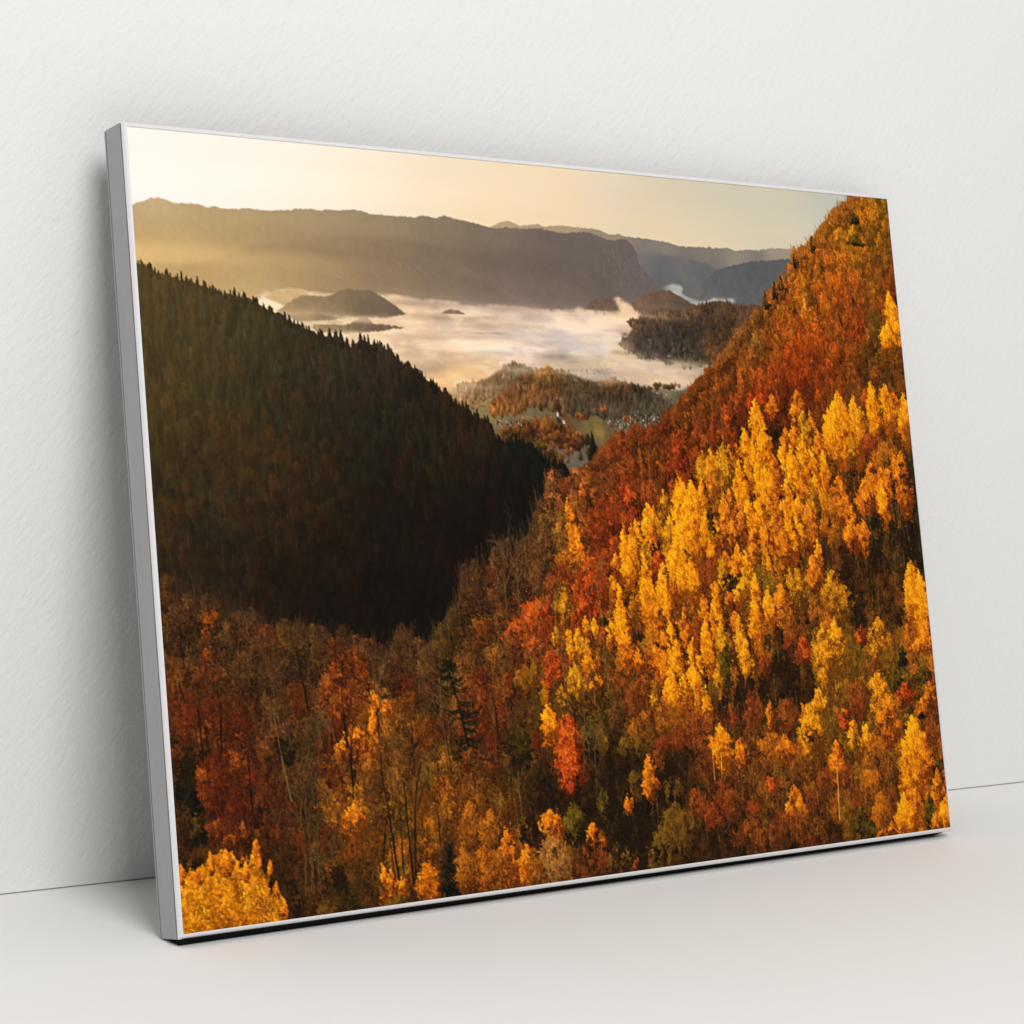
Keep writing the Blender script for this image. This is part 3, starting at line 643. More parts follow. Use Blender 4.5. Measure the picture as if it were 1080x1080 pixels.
# individual trees, traced one by one:  x  top  width  height  kind
TREES = T_("""756.9 249.2 25.4 47.9 Y
736.2 279.6 23.1 47.5 Y
763.5 281 29.7 51 Y
781.2 242.4 17.2 25.7 O
821.3 233.6 25.4 42.2 O
827.5 259.5 25.4 51.8 G
839.6 261 17.6 26 O
798.2 277.6 18.1 32.2 O
885.3 235.8 40.4 88.7 Y
909.5 240.3 26.3 82.6 Y
869.2 255.7 26.8 52.4 Y
941.7 223.1 24 63.3 Y
964.5 226.1 28.9 57 Y
977.8 231.5 18.8 40.3 O
993.7 235.6 26 64 Y
931.8 231.7 15.6 23.3 R
930.9 284.9 27.5 29.8 r
672.9 306.6 26.8 40.5 G
683.5 303.5 25.3 53.1 Y
701.9 297.2 31.3 62.7 G
716.5 303.4 17.4 37.8 O
723.5 317.6 24.1 69.2 Y
734.9 312.9 20.9 44.2 Y
635.3 334.4 30.3 64.6 Y
650.6 340.7 32.1 71 Y
664.3 343.9 20.2 55.8 Y
610.8 349.6 17.3 42.8 G
590.2 364.7 30.4 48.6 Y
568.9 381 16.2 39.3 Y
550.9 386.7 17.6 57.1 Y
561.2 386.9 16.9 66.2 Y
578 402.4 18.6 42.3 G
616.3 377.3 23.7 51.9 Y
636.5 374.5 38.2 64.5 Y
668.9 373.5 24.3 46.4 Y
695.2 375.4 25.4 37.4 O
691.5 415.9 23.7 27.9 O
762.3 323.4 34.7 50.8 Y
791.6 295.3 25.8 64.1 Y
804.6 301.7 24.2 64.2 Y
822.8 288.7 30.5 74.2 Y
847.9 282.1 26.5 74.7 O
776.7 311.3 25.6 51 O
753.7 308.1 21.1 50.8 Y
834.3 301.6 21.9 55 Y
836.8 332.4 29 35.6 Y
790 357.8 29.2 35.1 Y
807.5 356.4 20.8 28.8 Y
732.4 360.3 30 47.2 Y
747.3 358.9 25.2 47.4 Y
763.8 362.2 40.7 38 O
821.6 364.6 26.1 61 O
802.8 375.5 22.4 47.9 Y
789.5 378.5 25.7 60.5 Y
779.1 392.7 28.1 47.6 O
774.1 381.4 17 34.9 O
753 396.9 21.9 41 O
736.2 396.6 16.7 37.7 O
773.4 336.9 29.8 44.6 O
800 330.6 30.2 48.1 Y
817.3 330.7 26.1 45 O
854.3 334.1 17.7 32.5 O
874.3 334.2 34.8 58.6 O
858.5 352 22.1 68 o
886 353.9 17.9 48.9 O
888.1 381.7 29.6 42.4 O
906.4 383.7 20.8 42.5 O
843.8 379.4 13.2 25.8 O
928.6 318 38.4 62.7 O
944.7 325.3 26.7 62.9 O
979 306.4 29.9 80.1 O
914 341 27.3 39.4 O
957.3 294.7 46.4 49.9 o
795.4 439.2 24 47.6 G
822.6 424 25.2 48 O
768.8 455.8 25.4 47.3 O
640.4 425.3 23.9 45.9 Y
576.3 417.5 22.4 87.3 Y
616.1 412.4 35.4 64 Y
598.2 430.2 22.6 75.7 Y
668.6 426.1 33.9 30.9 r
727.2 468.4 24 62.3 Y
718.2 440 27.3 49.9 G
653.7 465.6 19.2 42.9 O
653.4 494.8 20 58 Y
624.7 479.8 18.9 45.6 O
537.9 450.8 19.6 77.4 Y
977.5 433.1 30.7 82.7 Y
989.9 448.4 28 92.7 Y
850.7 444.1 49.2 64.3 G
691.2 457.8 12.2 21.7 O
673.7 451 16.2 27.8 O
698.6 481.3 17.2 31 O
673.7 494.1 20.2 46.1 G
708.7 515.9 20.5 49.5 G
679 517.5 21.8 49.1 N
610.2 512.5 24.3 48.3 Y
632 512.1 15 36.5 O
556.1 518.8 15.3 26.8 O
630.7 539.4 27.7 33.3 Y
664.8 539.7 16.1 33.6 G
904 562.7 27 29.1 G
795.4 515.4 19.7 31.6 R
886.2 511.6 17 19.4 R
579.2 493 23.1 45 o
594 499.7 23.3 48.2 O
744 434.5 33.5 47.1 g
761.7 428.7 25.3 44.1 o
772.2 479.6 29.7 37.8 o
787.2 496 25.6 34.7 U
825.4 468.9 30.4 38.3 o
588.3 381.4 23.3 36.4 G
702.6 498.5 20.5 37.1 O
739.5 503.3 25 40.6 o
585.2 508.3 27.1 48 O
544.4 494.4 22.7 53.5 O
673.6 401.5 24.3 27.9 r
706 405.3 16.5 21.8 r
642.7 489.7 19.9 36.6 r
480.5 355 10.3 29.6 O
485.6 367.7 20.3 66.6 O
489.9 395.9 13 38.5 O
464.2 445.3 15.7 46.8 G
453.8 456.7 12.7 29.2 G
490.7 481.6 10 20.6 Y
501.1 480.6 9.7 23.6 Y
479.3 492.1 11.8 19.1 Y
466.4 492.3 9.5 19 Y
450.4 488.6 11.9 21.8 G
523.2 484.5 12 29.6 Y
538.8 450.1 15.1 41.7 Y
537.1 486.6 10.6 28.3 Y
529.3 438.6 15.9 20.9 Y
536.5 416.4 12.1 25.4 O
551.4 386.7 13.7 45.1 Y
561.4 386.2 10 31.7 Y
587 363.1 21.4 38 Y
571.3 381.1 13.5 21.2 Y
553.9 415.4 19.1 36 Y
575 415.9 15.4 85.8 Y
579.7 400.9 11.6 24.2 Y
570.6 403.7 11.6 21.1 O
610.3 356.5 11.8 26 G
615.8 377.3 15.8 47.4 Y
629 357.5 17.9 46 Y
601 427.2 15.6 51.5 Y
630.3 380.6 17.9 46 Y
575.8 492.8 11.6 24 O
605.1 492.6 11.7 25.7 Y
610.8 444.3 19.6 39.5 O
588.1 470.7 15.5 33.2 O
502.3 418.5 27.9 37 R
493.9 452.3 27.8 39.8 R
466.4 424.8 31.1 22 r
595.8 413.4 17.6 31.9 R
559 370.3 23 25.6 r
431.5 461.6 34.1 36.3 R
440.2 482.3 25.2 29 r
516.8 423.3 16.9 44.6 r
536.3 401.4 11.4 18 r
517.5 366.7 30.1 37.3 r
546.6 361.1 22.9 30.1 r
504.3 434.8 22.4 29.6 R
513.3 488.5 9.3 17.7 R
452.7 433.2 21.8 29.2 U
444.1 394.9 32.6 43.9 B
435.8 421 28.8 37.9 B
463.9 414.5 21.9 26.4 o
468.2 493.1 10.9 38 Y
479.3 492.1 12.8 36.6 Y
487.6 504.3 15.1 36.7 Y
469.9 528.2 21.9 39.3 G
475.6 543.1 16.5 26.2 G
500.1 522.5 15.9 19.1 O
499.7 543.1 10.7 16.1 O
493.5 548.6 11.1 11.7 O
520.2 494 10.5 23.7 Y
535.3 494.7 11.3 25.3 Y
556.5 518.1 11.4 23.9 O
586.6 516.6 20.1 33 O
599.8 512.8 15.6 45.2 Y
610.7 511.8 16.4 51.3 Y
599.4 541.4 23.3 39.1 Y
571.4 563.7 9.6 17.9 G
427.8 546.8 13.2 30.2 Y
431.7 569.4 23.2 36 Y
426.1 604.9 11.4 11.5 O
450.2 548.9 11.9 29 G
444.2 554.3 10.8 23.1 g
455.1 582.5 34.3 77.9 R
458 620.3 30.7 40.4 R
443.2 613.4 19.7 37.4 R
441.8 518 25.2 40.5 R
572.1 524.9 13.4 26.9 r
555.8 582.1 19 29.7 o
541.4 591.5 15.1 23.6 o
558 629.7 20.9 38.4 O
546.9 609.6 13.2 22.2 g
527.9 609.7 17.6 19.1 g
415.6 594.1 15.9 20 r
417.7 523.9 14.9 36 G
416 556.9 16 31.5 g
485.8 584.7 27.5 37.9 N
497.7 594.3 18.5 29.2 g
518.6 575.1 20.5 38.2 B
528.1 558.1 15 38.4 B
512.8 560.1 14.9 29.4 g
583.5 576.5 27 32.9 o
594.8 580.2 23.3 32.9 o
539.1 561.7 22.6 29.6 U
526 543.2 22.5 29.5 U
581.6 609.2 25 19.4 r
601.7 604.7 17.5 22.5 r
570 626.2 17.2 19.3 U
503 513.9 13 26.5 o
555.6 550.8 22.8 32.7 U
603.2 492.5 13.7 39.3 Y
625.4 479.8 11.8 48.6 O
610.8 511 18 46.8 Y
630.7 510.5 10.3 39.5 Y
652 491.6 16 50.4 Y
675.2 492.7 12.1 24.6 O
698.1 481.3 14.3 30.9 Y
708.6 512.7 13.5 44.9 G
727.5 477.8 18.7 40.5 Y
678.2 517.4 13.3 49.1 N
688.5 525.7 11 40 o
665.6 537.5 12.1 41.3 G
631.4 537.9 22.1 51.5 Y
615.2 549.1 19.6 39.2 Y
600.4 540.7 17.5 39.1 O
592.3 559.8 19.4 33 O
639.4 562.7 15.9 24.3 O
735 584.1 12.9 34.1 O
661.4 605.2 28 50.1 Y
647.1 614.8 11.9 30.3 O
686.7 622.3 17 33.6 O
672.7 587.6 14.9 19.8 r
682.2 592.9 12.1 19.9 r
797 515.4 12.9 22.1 R
786.8 527.6 12.8 18.9 r
771.6 512.6 12.7 18.9 r
744.4 502 8.4 34.4 g
751.4 521.1 12.6 21.9 N
732.6 619.5 31 34 o
753.2 622.6 27.2 34.1 O
719.4 624.7 18.5 30.8 o
785.4 587.3 12.7 39.2 O
793.4 592.6 34.1 61.2 G
607.4 581.8 31.2 27 o
595.3 584 23.3 27 o
642.3 588.7 19.8 24.2 U
622 591.8 27.5 27.1 U
735 534.3 18.7 21.8 r
684.6 507 12.2 24.6 o
709.3 573.1 24.6 46.2 U
762.6 582.7 29.4 40.5 U
653.7 560.5 18 24.4 g
825.9 502.5 32.5 73.1 G
845.7 501.8 41.6 67.1 G
837.1 491.8 19.6 32 o
862.3 510.5 26.5 51.3 g
866.5 528.4 26.5 41.7 g
915.5 500 38.4 53.6 G
885.8 510 13.8 21 R
794.9 515.3 11.1 26.9 R
908.9 563.8 33.7 67.8 G
916.8 589.4 33.8 59.7 O
926.3 603 20.4 42 o
948.2 578.3 29.8 27.7 R
850 601.1 24.1 27 R
954.4 616.3 45.8 84.4 Y
946.8 636.9 41 77.7 Y
971.5 635.4 23.1 61.9 O
811.8 575.6 32.3 42.6 G
785.4 587.3 13.2 50.1 O
796.4 594.3 36.2 59.6 G
820 595.9 28 39.5 g
859.5 612.9 18.9 38.2 G
878.8 619.1 24.4 39.9 G
829.9 636.2 23.8 44.2 O
993.9 519.9 44.5 21.5 O
980.8 529.2 30.3 14.8 O
981 560.6 27.9 21.4 N
934.2 562.8 25.1 29.3 N
990.3 577.6 28 36.2 O
973.6 596.3 25.5 26.2 O
997.2 546.6 21.1 33 o
949.6 535.9 16.1 21.3 E
971.7 609.3 13.9 11.4 E
951.4 604.6 13.8 11.4 N
926.7 534.7 27.3 32.5 g
874.2 570.6 31 32 U
892.6 632.9 29 28.8 o
984.7 616.7 20.9 32.8 U
868.9 592.8 22.1 22.4 r
966.2 500.5 23.1 42.7 o
990 498.2 23.4 43 O
969.9 556.6 20.8 18 o
904.5 546.5 27 22.6 U
831.5 635.7 25.8 52 O
841.7 664.2 20.8 26.9 U
806.8 664.7 25 30 U
929.2 704.8 33.6 49.5 Y
947.4 697 21.8 37.7 O
986.7 682.2 21.2 46.8 O
996.2 711.7 24.7 43.3 Y
977.2 730.7 17.2 22.4 O
968.6 712.7 21 39.6 N
858.5 712.8 27.9 35.2 N
870.5 729.1 25.7 23.5 N
891.4 698.9 30.7 44 o
906.5 693.4 28.5 34 U
880.7 672.5 35.3 33.8 o
890.5 739.5 18.9 15.2 O
905.9 732.5 14.3 18.7 O
777.1 682.1 22.4 33 U
767.3 687.8 13.4 26.3 O
850.1 688.5 30.1 50.3 U
836.7 700.7 20.7 41.8 g
957.6 711.7 17 34.4 o
986.1 669.1 17.3 17.4 N
761.1 679.2 20.9 26.3 O
752.2 695.4 16.7 18.5 O
769.8 698.6 16.8 18.6 o
653 665.2 23.9 31.7 r
642.5 685.4 31.6 33.1 r
698.7 690.5 20.3 19.8 r
690.8 622.6 16.2 30.6 o
587.5 683.4 32.7 48.9 g
600 693.5 25.1 38.6 g
728.4 668.6 14.4 16.9 R
692.4 708.2 28.3 30.4 U
713.2 722.5 28.6 30.5 U
776.4 738 16.8 20.1 r
671.1 715.3 22 22.7 U
736.1 706.3 26.9 30.7 U
618.4 671.2 23.5 29.9 U
667.9 675.6 24 33.3 U
761.1 708.6 25.1 40.1 U
637.5 627.7 23.7 33.2 U
603.6 613.1 19.5 18 r
586.8 656.6 23.1 29.7 g
422.2 675.2 32.8 74.6 O
420.4 706.1 40.2 54.6 B
366.5 690.9 23.4 56.3 O
336.6 687.9 23.7 58.3 O
387.7 707.8 18.2 46.8 o
401.7 721.6 21.4 42 o
301.9 633.7 23.3 41.1 o
321.9 641.5 20.6 48.6 o
343.3 651.9 12.5 22 o
269.2 714.7 26.3 40.5 O
296 693.5 31.3 62.5 E
477.3 694.2 23.6 27.8 O
465 718.2 28.5 35.1 U
487.9 715.5 19.2 30.3 U
525.7 670.8 11.1 23 O
558.1 634.9 23.9 44 O
538.1 643.6 14.5 33.4 g
454.1 671.9 31.5 40.2 N
376.1 657.3 18.2 22.2 o
279.3 655.8 37.4 48 o
304.9 663 43.7 48.3 o
327.7 672.4 32.4 38.9 o
285.8 678.1 37.5 45.6 g
353.7 682.3 20.9 39.1 g
314 719.5 20.5 33.8 O
265 683.2 22.8 43 g
387.7 648.5 27.4 29.7 g
514.1 743.6 19.4 15.2 U
527.9 737.5 13.1 15.3 U
506.9 720 29.1 30.4 g
494.1 660.3 19.3 30.5 N
437 712.8 18.7 37.4 o
583.9 689 36.9 51.8 g
560.8 712.7 33.2 46.3 g
355.7 692.2 56.8 63.5 o
391.2 703.2 51.7 56.7 o
329.4 684.8 47.2 53.4 o
349.2 667.1 59.6 48.9 U
295.5 669.4 57.9 55.4 o
266.1 702.4 37 47.7 o
416.6 698.3 46.2 59.5 U
309.4 707 52.5 43.4 U
348.7 545.6 18.8 53.5 R
355.3 565.7 22.3 42.3 r
361.3 591.6 20.6 35.2 r
383.2 532 15.7 37 R
372.3 552.7 15.6 36.9 r
349 525.8 20.6 28.3 r
334.5 600.8 23.8 28 R
376.9 592.7 19.1 22.7 N
401.3 561.7 26.4 47.1 g
395.1 586.9 24.5 46.9 N
406.5 529 23 28.7 G
275.4 567.3 19.8 30.4 o
286.4 575 24.8 30.4 U
415.5 595.5 14.2 24.3 r
357.6 543.3 20.6 33.9 U
327.9 547.1 13.6 28.1 U
379.7 649.5 15.6 22.6 o
343.3 649.1 10.2 22.4 o
318.6 640 21.8 27.8 o
290.9 630.7 24.8 30.4 o
273.1 642.9 32.8 27.4 o
373.4 626.4 22.5 28.2 g
401.9 623 21.1 25.6 g
310.6 635.1 10 18 r
277.4 530.1 19.8 38.8 B
290.1 536.4 23.3 36.1 B
359.9 622.5 24.1 22.5 U
189.4 503.9 26.8 29.8 R
206.8 504.8 19.1 21.8 R
175.2 520.7 21.9 32.4 R
210.2 520 20.7 27.2 R
184.2 542.9 28.2 32.4 R
196 535.5 25.3 32.5 R
177.6 564 23.4 26.9 r
207.2 552.5 20.6 29.9 o
224.1 544 16 40.9 O
219.3 560.1 14.4 44.9 O
236.6 548.9 16.1 27.4 O
203.4 576.6 22.2 24.4 O
185.5 580.7 18.8 26.9 O
263.1 545.1 21.3 27.6 o
249 555.2 21.1 27.4 o
279.4 565.5 24.8 24.9 o
297.4 569.5 16.7 25 r
261.4 528.5 24.5 30.4 r
273.6 573.4 21.4 34.5 o
249.7 514 24.4 35.8 B
163.9 576.5 21.7 26.8 r
229.8 586.7 19.3 27.2 o
143 532.2 18.4 29.4 U
56 456.3 8.8 10.5 R
47.6 459.9 13.1 19.6 R
47.1 474.2 11.7 17 R
49.6 488.7 14.6 17 R
44.6 496.3 13.1 14.3 R
40.8 507.8 17.4 23.4 U
32 526.7 24.5 28.5 U
48.7 535.6 24.7 26 r
65.4 547.1 23.5 23.5 r
10.5 524.1 21.4 28.3 U
23.5 541.7 21.5 23.2 r
80 550.7 17.8 15.7 r
134.9 527.7 21.4 37.3 U
120.5 534.8 16.7 29.2 g
53.6 512.4 17.5 22.2 U
38.5 560.2 20.2 19.4 R
58.4 549.9 21.9 28.6 r
73.1 550.9 23.6 26.2 r
16 552.2 17.1 25.7 r
70.3 584.6 25 28.7 R
54.9 592.5 21.9 23.3 r
32.3 601 25.9 30.9 R
47.3 613.9 31.9 33.6 r
39.4 620.9 21.6 20.6 R
63.9 625.7 26.3 33.7 r
37.5 643.9 24.5 24.4 R
54.1 654.5 21.8 23.2 r
70.3 654.8 17.6 20.7 R
56.2 665 16 14.2 R
115.3 619.7 13.5 26.3 U
94.3 617.9 17.9 26.2 U
85.5 651 13.3 31.2 o
82.3 671.5 8.9 16.9 O
123 636.2 18.1 26.3 U
14.6 588 25.6 41 E
17.5 606.2 21.4 38.4 E
121.7 580.6 18.2 23.8 N
94.4 651.9 16.3 28.7 U
109.1 655.9 18 26.2 U
8.3 630.9 17 28.1 g
23 645.1 17.1 28.1 N
130 660.6 19.7 29 U
5.4 578.3 11.3 15.4 U
190.5 647.7 29.8 40.2 O
181 648.1 20.3 29.4 o
197 663 28.3 45.6 o
185.9 680.7 26.5 44 o
178.2 661.2 21.8 34.7 o
214.4 613.4 23.8 35.2 o
218.2 709.5 11.1 33.6 O
227.3 715.9 15.9 26.9 O
239.3 725.3 11.2 16.2 O
266.6 713.4 16.3 30 O
275.9 719.8 14.7 27.3 O
268.9 656.2 26.1 38.3 o
284 654.9 24.7 38.5 O
293.3 628.1 18.2 27.6 O
263.5 677.6 26 38.2 g
193.6 700.2 28.2 34.7 g
160.7 699.3 9.2 13.3 R
166 709.2 9.3 17.2 R
131.1 667.3 18.2 31.6 U
160.7 664.9 21.6 31.9 U
194.4 587.5 18.9 21.6 R
177.9 630.5 14 16.1 o
286.7 695 14.8 34.3 N
210.5 672.4 22.2 35 o
158.6 600.8 21.6 18.7 r
173.2 612.7 21.8 21.4 r
139.1 646.9 24.4 31.7 g""")
TREES += T_("""986.1 113.1 19.9 44.1 Y
993.8 125.5 26.1 47.6 Y
979.3 153.2 30.6 28.8 Y
999.5 144 21.4 34 Y
956.3 133.8 18.7 37.1 g
943.9 88.8 14 20.2 o""")
gY = np.random.default_rng(8)
YF = L_("744.9 268.4,804.8 251.5,910.7 244.5,985.8 266.1,988.9 356.6,898.6 333.6,862.4 377.2,810.8 430.5,749.1 460.6,715.7 501.4,682.9 541.5,631.3 574.5,589.2 536.3,551.5 524.2,488.2 520.8,466.7 490.1,524.5 422.4,562.3 372.6,632.7 337.3,677.9 300.8")
ym = polymask(YF); nY = 0
while nY < 62:
    x, y = gY.uniform(560, 1000), gY.uniform(230, 640)
    if at(ym, np.array([x]), np.array([y]))[0] < .5: continue
    sc_ = gY.uniform(.75, 1.2); TREES.append((x, y, 17*sc_, 50*sc_, 'YOOYG'[gY.integers(0, 5)])); nY += 1
KIND = {'Y': 'birch', 'O': 'birch', 'G': 'birch', 'E': 'cone', 'N': 'birch', 'R': 'round', 'r': 'round', 'U': 'round', 'B': 'round', 'g': 'round', 'o': 'birch'}
for x, y, w, h, k in sorted(TREES, key=lambda t: t[1]+t[3]*.8):
    fg = x < 430 and y > 380
    R = RAMP[k]*(np.array([.70, .66, .62], np.float32) if fg and k not in 'OE' else 1.0)
    wide = w > h*.75
    if k in 'rUog':
        R = R*.66+R.mean(0)*.34
        if at(ym, np.array([x]), np.array([y+h*.4]))[0] > .5: R = R*np.array([1.14, 1.16, 1.0], np.float32)
    if k in 'Ggo' and x > 690 and y > 450: R = R*np.array([1.16, 1.13, 1.0], np.float32)
    if k == 'R' and w < 17: R = R*.62+np.array([168, 78, 22], np.float32)*.38
    if k in 'YO' and not fg and w < 26:              # the shade this tree leaves on the ones behind it
        crown(x+w*.22, y+h*.10, w*.95, h*.95, np.array([(40, 20, 5), (78, 40, 8), (120, 64, 12)], np.float32), 'birch', .24, -.05, 0, 1.2, .3)
    if k in 'YOG':                                   # dark gap and pale stems under a birch
        n = 1+int(w > 16)
        for i in range(n):
            xx = x+rng.normal(0, w*.18)
            stroke([(xx, y+h*.7), (xx+rng.normal(0, .5), y+h*rng.uniform(1.0, 1.3))], .8, .6, RAMP[k][1]*.85+20, .5)
    if k == 'B': bare(x, y, w, h, R, int(w*h/10), .3, .55)
    elif k in 'rUgo':
        crown(x, y, w*1.08, h*1.05, R, 'round' if wide else KIND[k], .30 if fg else .55, -.02, 0, 1.6, .5)
        bare(x, y, w*1.1, h, R, int(w*h/26), 0, .6)
    elif k == 'Y': crown(x, y, w*(.95 if w < 26 else 1.0), h*1.05, R, 'birch', 1.15, .09, 0, 1.05)
    elif k == 'R' and fg: crown(x, y, w*1.05, h*1.05, RAMP['R']*np.array([.70, .74, .7], np.float32)+np.array([0, 6, 2], np.float32), 'round', .55, -.05, 0, 1.6, .5); bare(x, y, w, h, 'B', int(w*h/60), 0, .6)
    elif k == 'R': crown(x, y, w*1.05, h*1.05, R, 'round', .5 if fg else .8, -.04, 0, 1.5, .55 if fg else .45)
    else: crown(x, y, w, h, R, KIND[k], .95, .02, 0, 1.3, .2)
for x, y, w, h, k in T_("""366.6 689.6 24 61.2 O
336.6 687.9 26.6 60.8 O
422.2 675.2 32.2 37.4 O
413.5 698 40 57 b
428.2 706.9 37.2 54.7 b
387.7 707.8 21.3 46.8 O
316.2 698 32.2 53.2 o
351.5 704 32.8 48.8 o
398.8 718.8 27.5 44.4 o
301.5 638.5 26.2 38.7 o
326 660.1 35.4 48.6 o
349 669.6 26.8 39.1 o
277.9 670.1 34.5 43.2 o
269.2 714.7 25.7 40.5 O"""):
    if k == 'b': crown(x, y, w, h, np.array([(84, 52, 20), (148, 96, 42), (190, 130, 62)], np.float32), 'birch', .5, 0, 0, 1.2, .5); bare(x, y, w, h, np.array([(84, 52, 20), (150, 98, 46), (196, 136, 70)], np.float32), None, 0, .6)
    else: crown(x, y, w, h, RAMP[k]*(1.0 if k == 'O' else .95), 'birch', .75 if k == 'O' else .5, .04, 0, 1.2, .45); bare(x, y, w, h, RAMP[k], int(w*h/40), 0, .45)
# dark gaps
for x, y, w, h, k in T_("""560.4 500.3 11.5 13.5 a
507.8 621.3 20.4 23.4 b
515.4 636.6 24.2 20.5 b
580.6 634.5 32.7 26.8 b
480.1 619.2 16.5 17.4 b
474.1 447.1 6.6 10.3 a
514.3 479.7 11.2 17.8 b
596 402.8 11.7 13.7 b
771.3 556.6 27.5 29.8 a
725.7 558.6 24.8 26.3 b
693.7 566 18.3 30.7 b
670.3 573.7 22.1 22.9 b
646.8 550.9 11.9 19.8 b
712.2 550.1 12.3 18.5 b
694.1 438.5 26.6 26.4 b
675.8 371.2 10.2 31 b
590.3 401.9 15.6 16.7 b
920.4 407.1 33.8 40.1 b
979.3 390.7 32.3 49.5 b
886.9 475.5 28.5 37.8 b
924.3 379.3 29.1 21 b
875.5 454.4 21.3 27.5 b
416.5 652.8 28.3 25.6 b
383.1 617.3 10.4 19.8 b
393.8 678.7 39.7 42 b
455.1 692.1 28.3 27.6 b
530.2 689.1 78.4 56.2 b
430.9 652.2 18.7 27.5 b
508.1 651.3 22.7 40.8 b
14.4 590.5 18.5 33.3 b
91.3 635.9 10.4 19.6 b
114.3 578.8 13.6 18.5 b
68.6 682.4 13.2 16.8 b
14.9 680.6 21.3 15.3 b
97.1 714 8.9 11.7 b
120.2 727.1 16.5 20.9 b
169.5 705.6 17 26.5 b
193.3 617 6.3 9.4 b
165.8 625.4 9.3 10.7 b"""):
    n = int(w*SX*h*SY*.55)
    u = rng.normal(0, .27, n); v = rng.normal(0, .27, n)
    X = x+u*w; Y = y+h*.5+v*h
    kp = (at(CL, X, Y)+.6*at(CF, X, Y) < .25-1.2*(u*u+v*v)*4*.4+.2)
    c = np.array([26, 17, 6], np.float32)*rng.uniform(.6, 1.7, (kp.sum(), 1)).astype(np.float32)
    put(X[kp], Y[kp], c, 2, 3, .55)
# glitter of single leaves
for i in range(3):
    n = 26000; xs = rng.uniform(0, 1000, n); ys = rng.uniform(20, 750, n)
    ok = (at(fm2, xs, ys) > .5) & (at(CF, xs, ys) > -.1); xs = xs[ok]; ys = ys[ok]
    b = at(buf, xs, ys); put(xs, ys, np.clip(b*(1.35, .55, 1.2)[i]+(8, 0, 4)[i], 0, 255), 1, 1+(i != 2), .7)

# leaves break every outline: a small leaf-sized scatter over the near forest
def scatter(mask, n1, a1, n2, a2):
    global buf
    dx = n1[0]*a1+n2[0]*a2; dy = n1[1]*a1+n2[1]*a2
    iy = np.clip(np.arange(CH)[:, None]+(dy*mask*SY).astype(int), 0, CH-1); ix = np.clip(np.arange(CW)[None]+(dx*mask*SX).astype(int), 0, CW-1)
    buf = buf[iy, ix]
scatter(blur(fm2, 3, 3), (noise(170, 120, 2, .7, 201), noise(170, 120, 2, .7, 202)), 2.6, (noise(620, 420, 1, .7, 203), noise(620, 420, 1, .7, 204)), 2.4)
# stems
for i in range(420):
    x = rng.uniform(560, 1000); y = rng.uniform(330, 745)
    q = at(buf, np.array([x]), np.array([y]))[0]
    if q.mean() > 85: continue
    stroke([(x, y), (x+rng.normal(0, .8), y-rng.uniform(10, 28))], .7, .5, (168*rng.uniform(.7, 1), 104*rng.uniform(.7, 1), 38), .38)
for i in range(520):
    x = rng.uniform(560, 1000); y = rng.uniform(80, 420)
    if at(fm2, np.array([x]), np.array([y-30]))[0] < .5: continue
    stroke([(x, y), (x+rng.normal(0, 1.2), y-rng.uniform(12, 34))], .6, .4, (176*rng.uniform(.5, 1), 112*rng.uniform(.5, 1), 62*rng.uniform(.5, 1)), .34)
# twigs of the crest against the sky, and fine upright twigs through the whole wood
for a, b in zip(FP[14:29], FP[15:30]):
    n = max(2, int(np.hypot(*(b-a))/1.3))
    for j in range(n):
        p = a+(b-a)*rng.uniform(0, 1)+np.array([rng.uniform(0, 7), rng.uniform(0, 6)])
        ln = rng.uniform(5, 15)
        c = np.array([(132, 84, 50), (150, 92, 40), (104, 66, 42), (170, 104, 34)][rng.integers(0, 4)])*rng.uniform(.8, 1.1)
        dx = rng.normal(-.8, 1.6)
        stroke([p, (p[0]+dx*.4, p[1]-ln*.6), (p[0]+dx, p[1]-ln)], .9, .4, c, .5)
        m_ = rng.integers(2, 7); q = p+np.stack([rng.normal(dx*.6, 1.6, m_), -rng.uniform(.2, 1.1, m_)*ln], 1)
        put(q[:, 0], q[:, 1], np.repeat(c[None].astype(np.float32)*1.1, m_, 0), 1, 2, .6)
tw = rng.uniform(0, 1, (15000, 2))*np.array([1000, 740])+np.array([0, 12])
tok = (at(fm2, tw[:, 0], tw[:, 1]) > .5) & (at(fm2, tw[:, 0], np.maximum(tw[:, 1]-16, 0)) > .5)
for x, y in tw[tok]:
    c = at(buf, np.array([x]), np.array([y-3]))[0]
    up = rng.uniform() < .6
    if up and c.max() > 200: continue
    col = c*(1.45 if up else .55)+(np.array([14, 8, 3]) if up else 0)
    ln = rng.uniform(5, 15)
    stroke([(x, y), (x+rng.normal(0, 1.0), y-ln)], .5, .4, np.minimum(col, 235), .34)
ei = np.where(edge_)[0]
for i_ in ei[:-1]:
    a, b = FP[i_], FP[i_+1]; n = max(2, int(np.hypot(*(b-a))/1.5))
    for j in range(n):
        p = a+(b-a)*rng.uniform(0, 1)+np.array([0, rng.uniform(-4, 16)]); ln = rng.uniform(8, 26)
        c = np.array([(112, 76, 42), (92, 62, 34), (132, 88, 46), (76, 52, 28)][rng.integers(0, 4)])*rng.uniform(.55, .95)*(.75 if p[0] < 260 else 1)
        dx = rng.normal(0, 2.4)
        stroke([p, (p[0]+dx*.3, p[1]-ln*.6), (p[0]+dx, p[1]-ln)], .9, .4, c, .42)
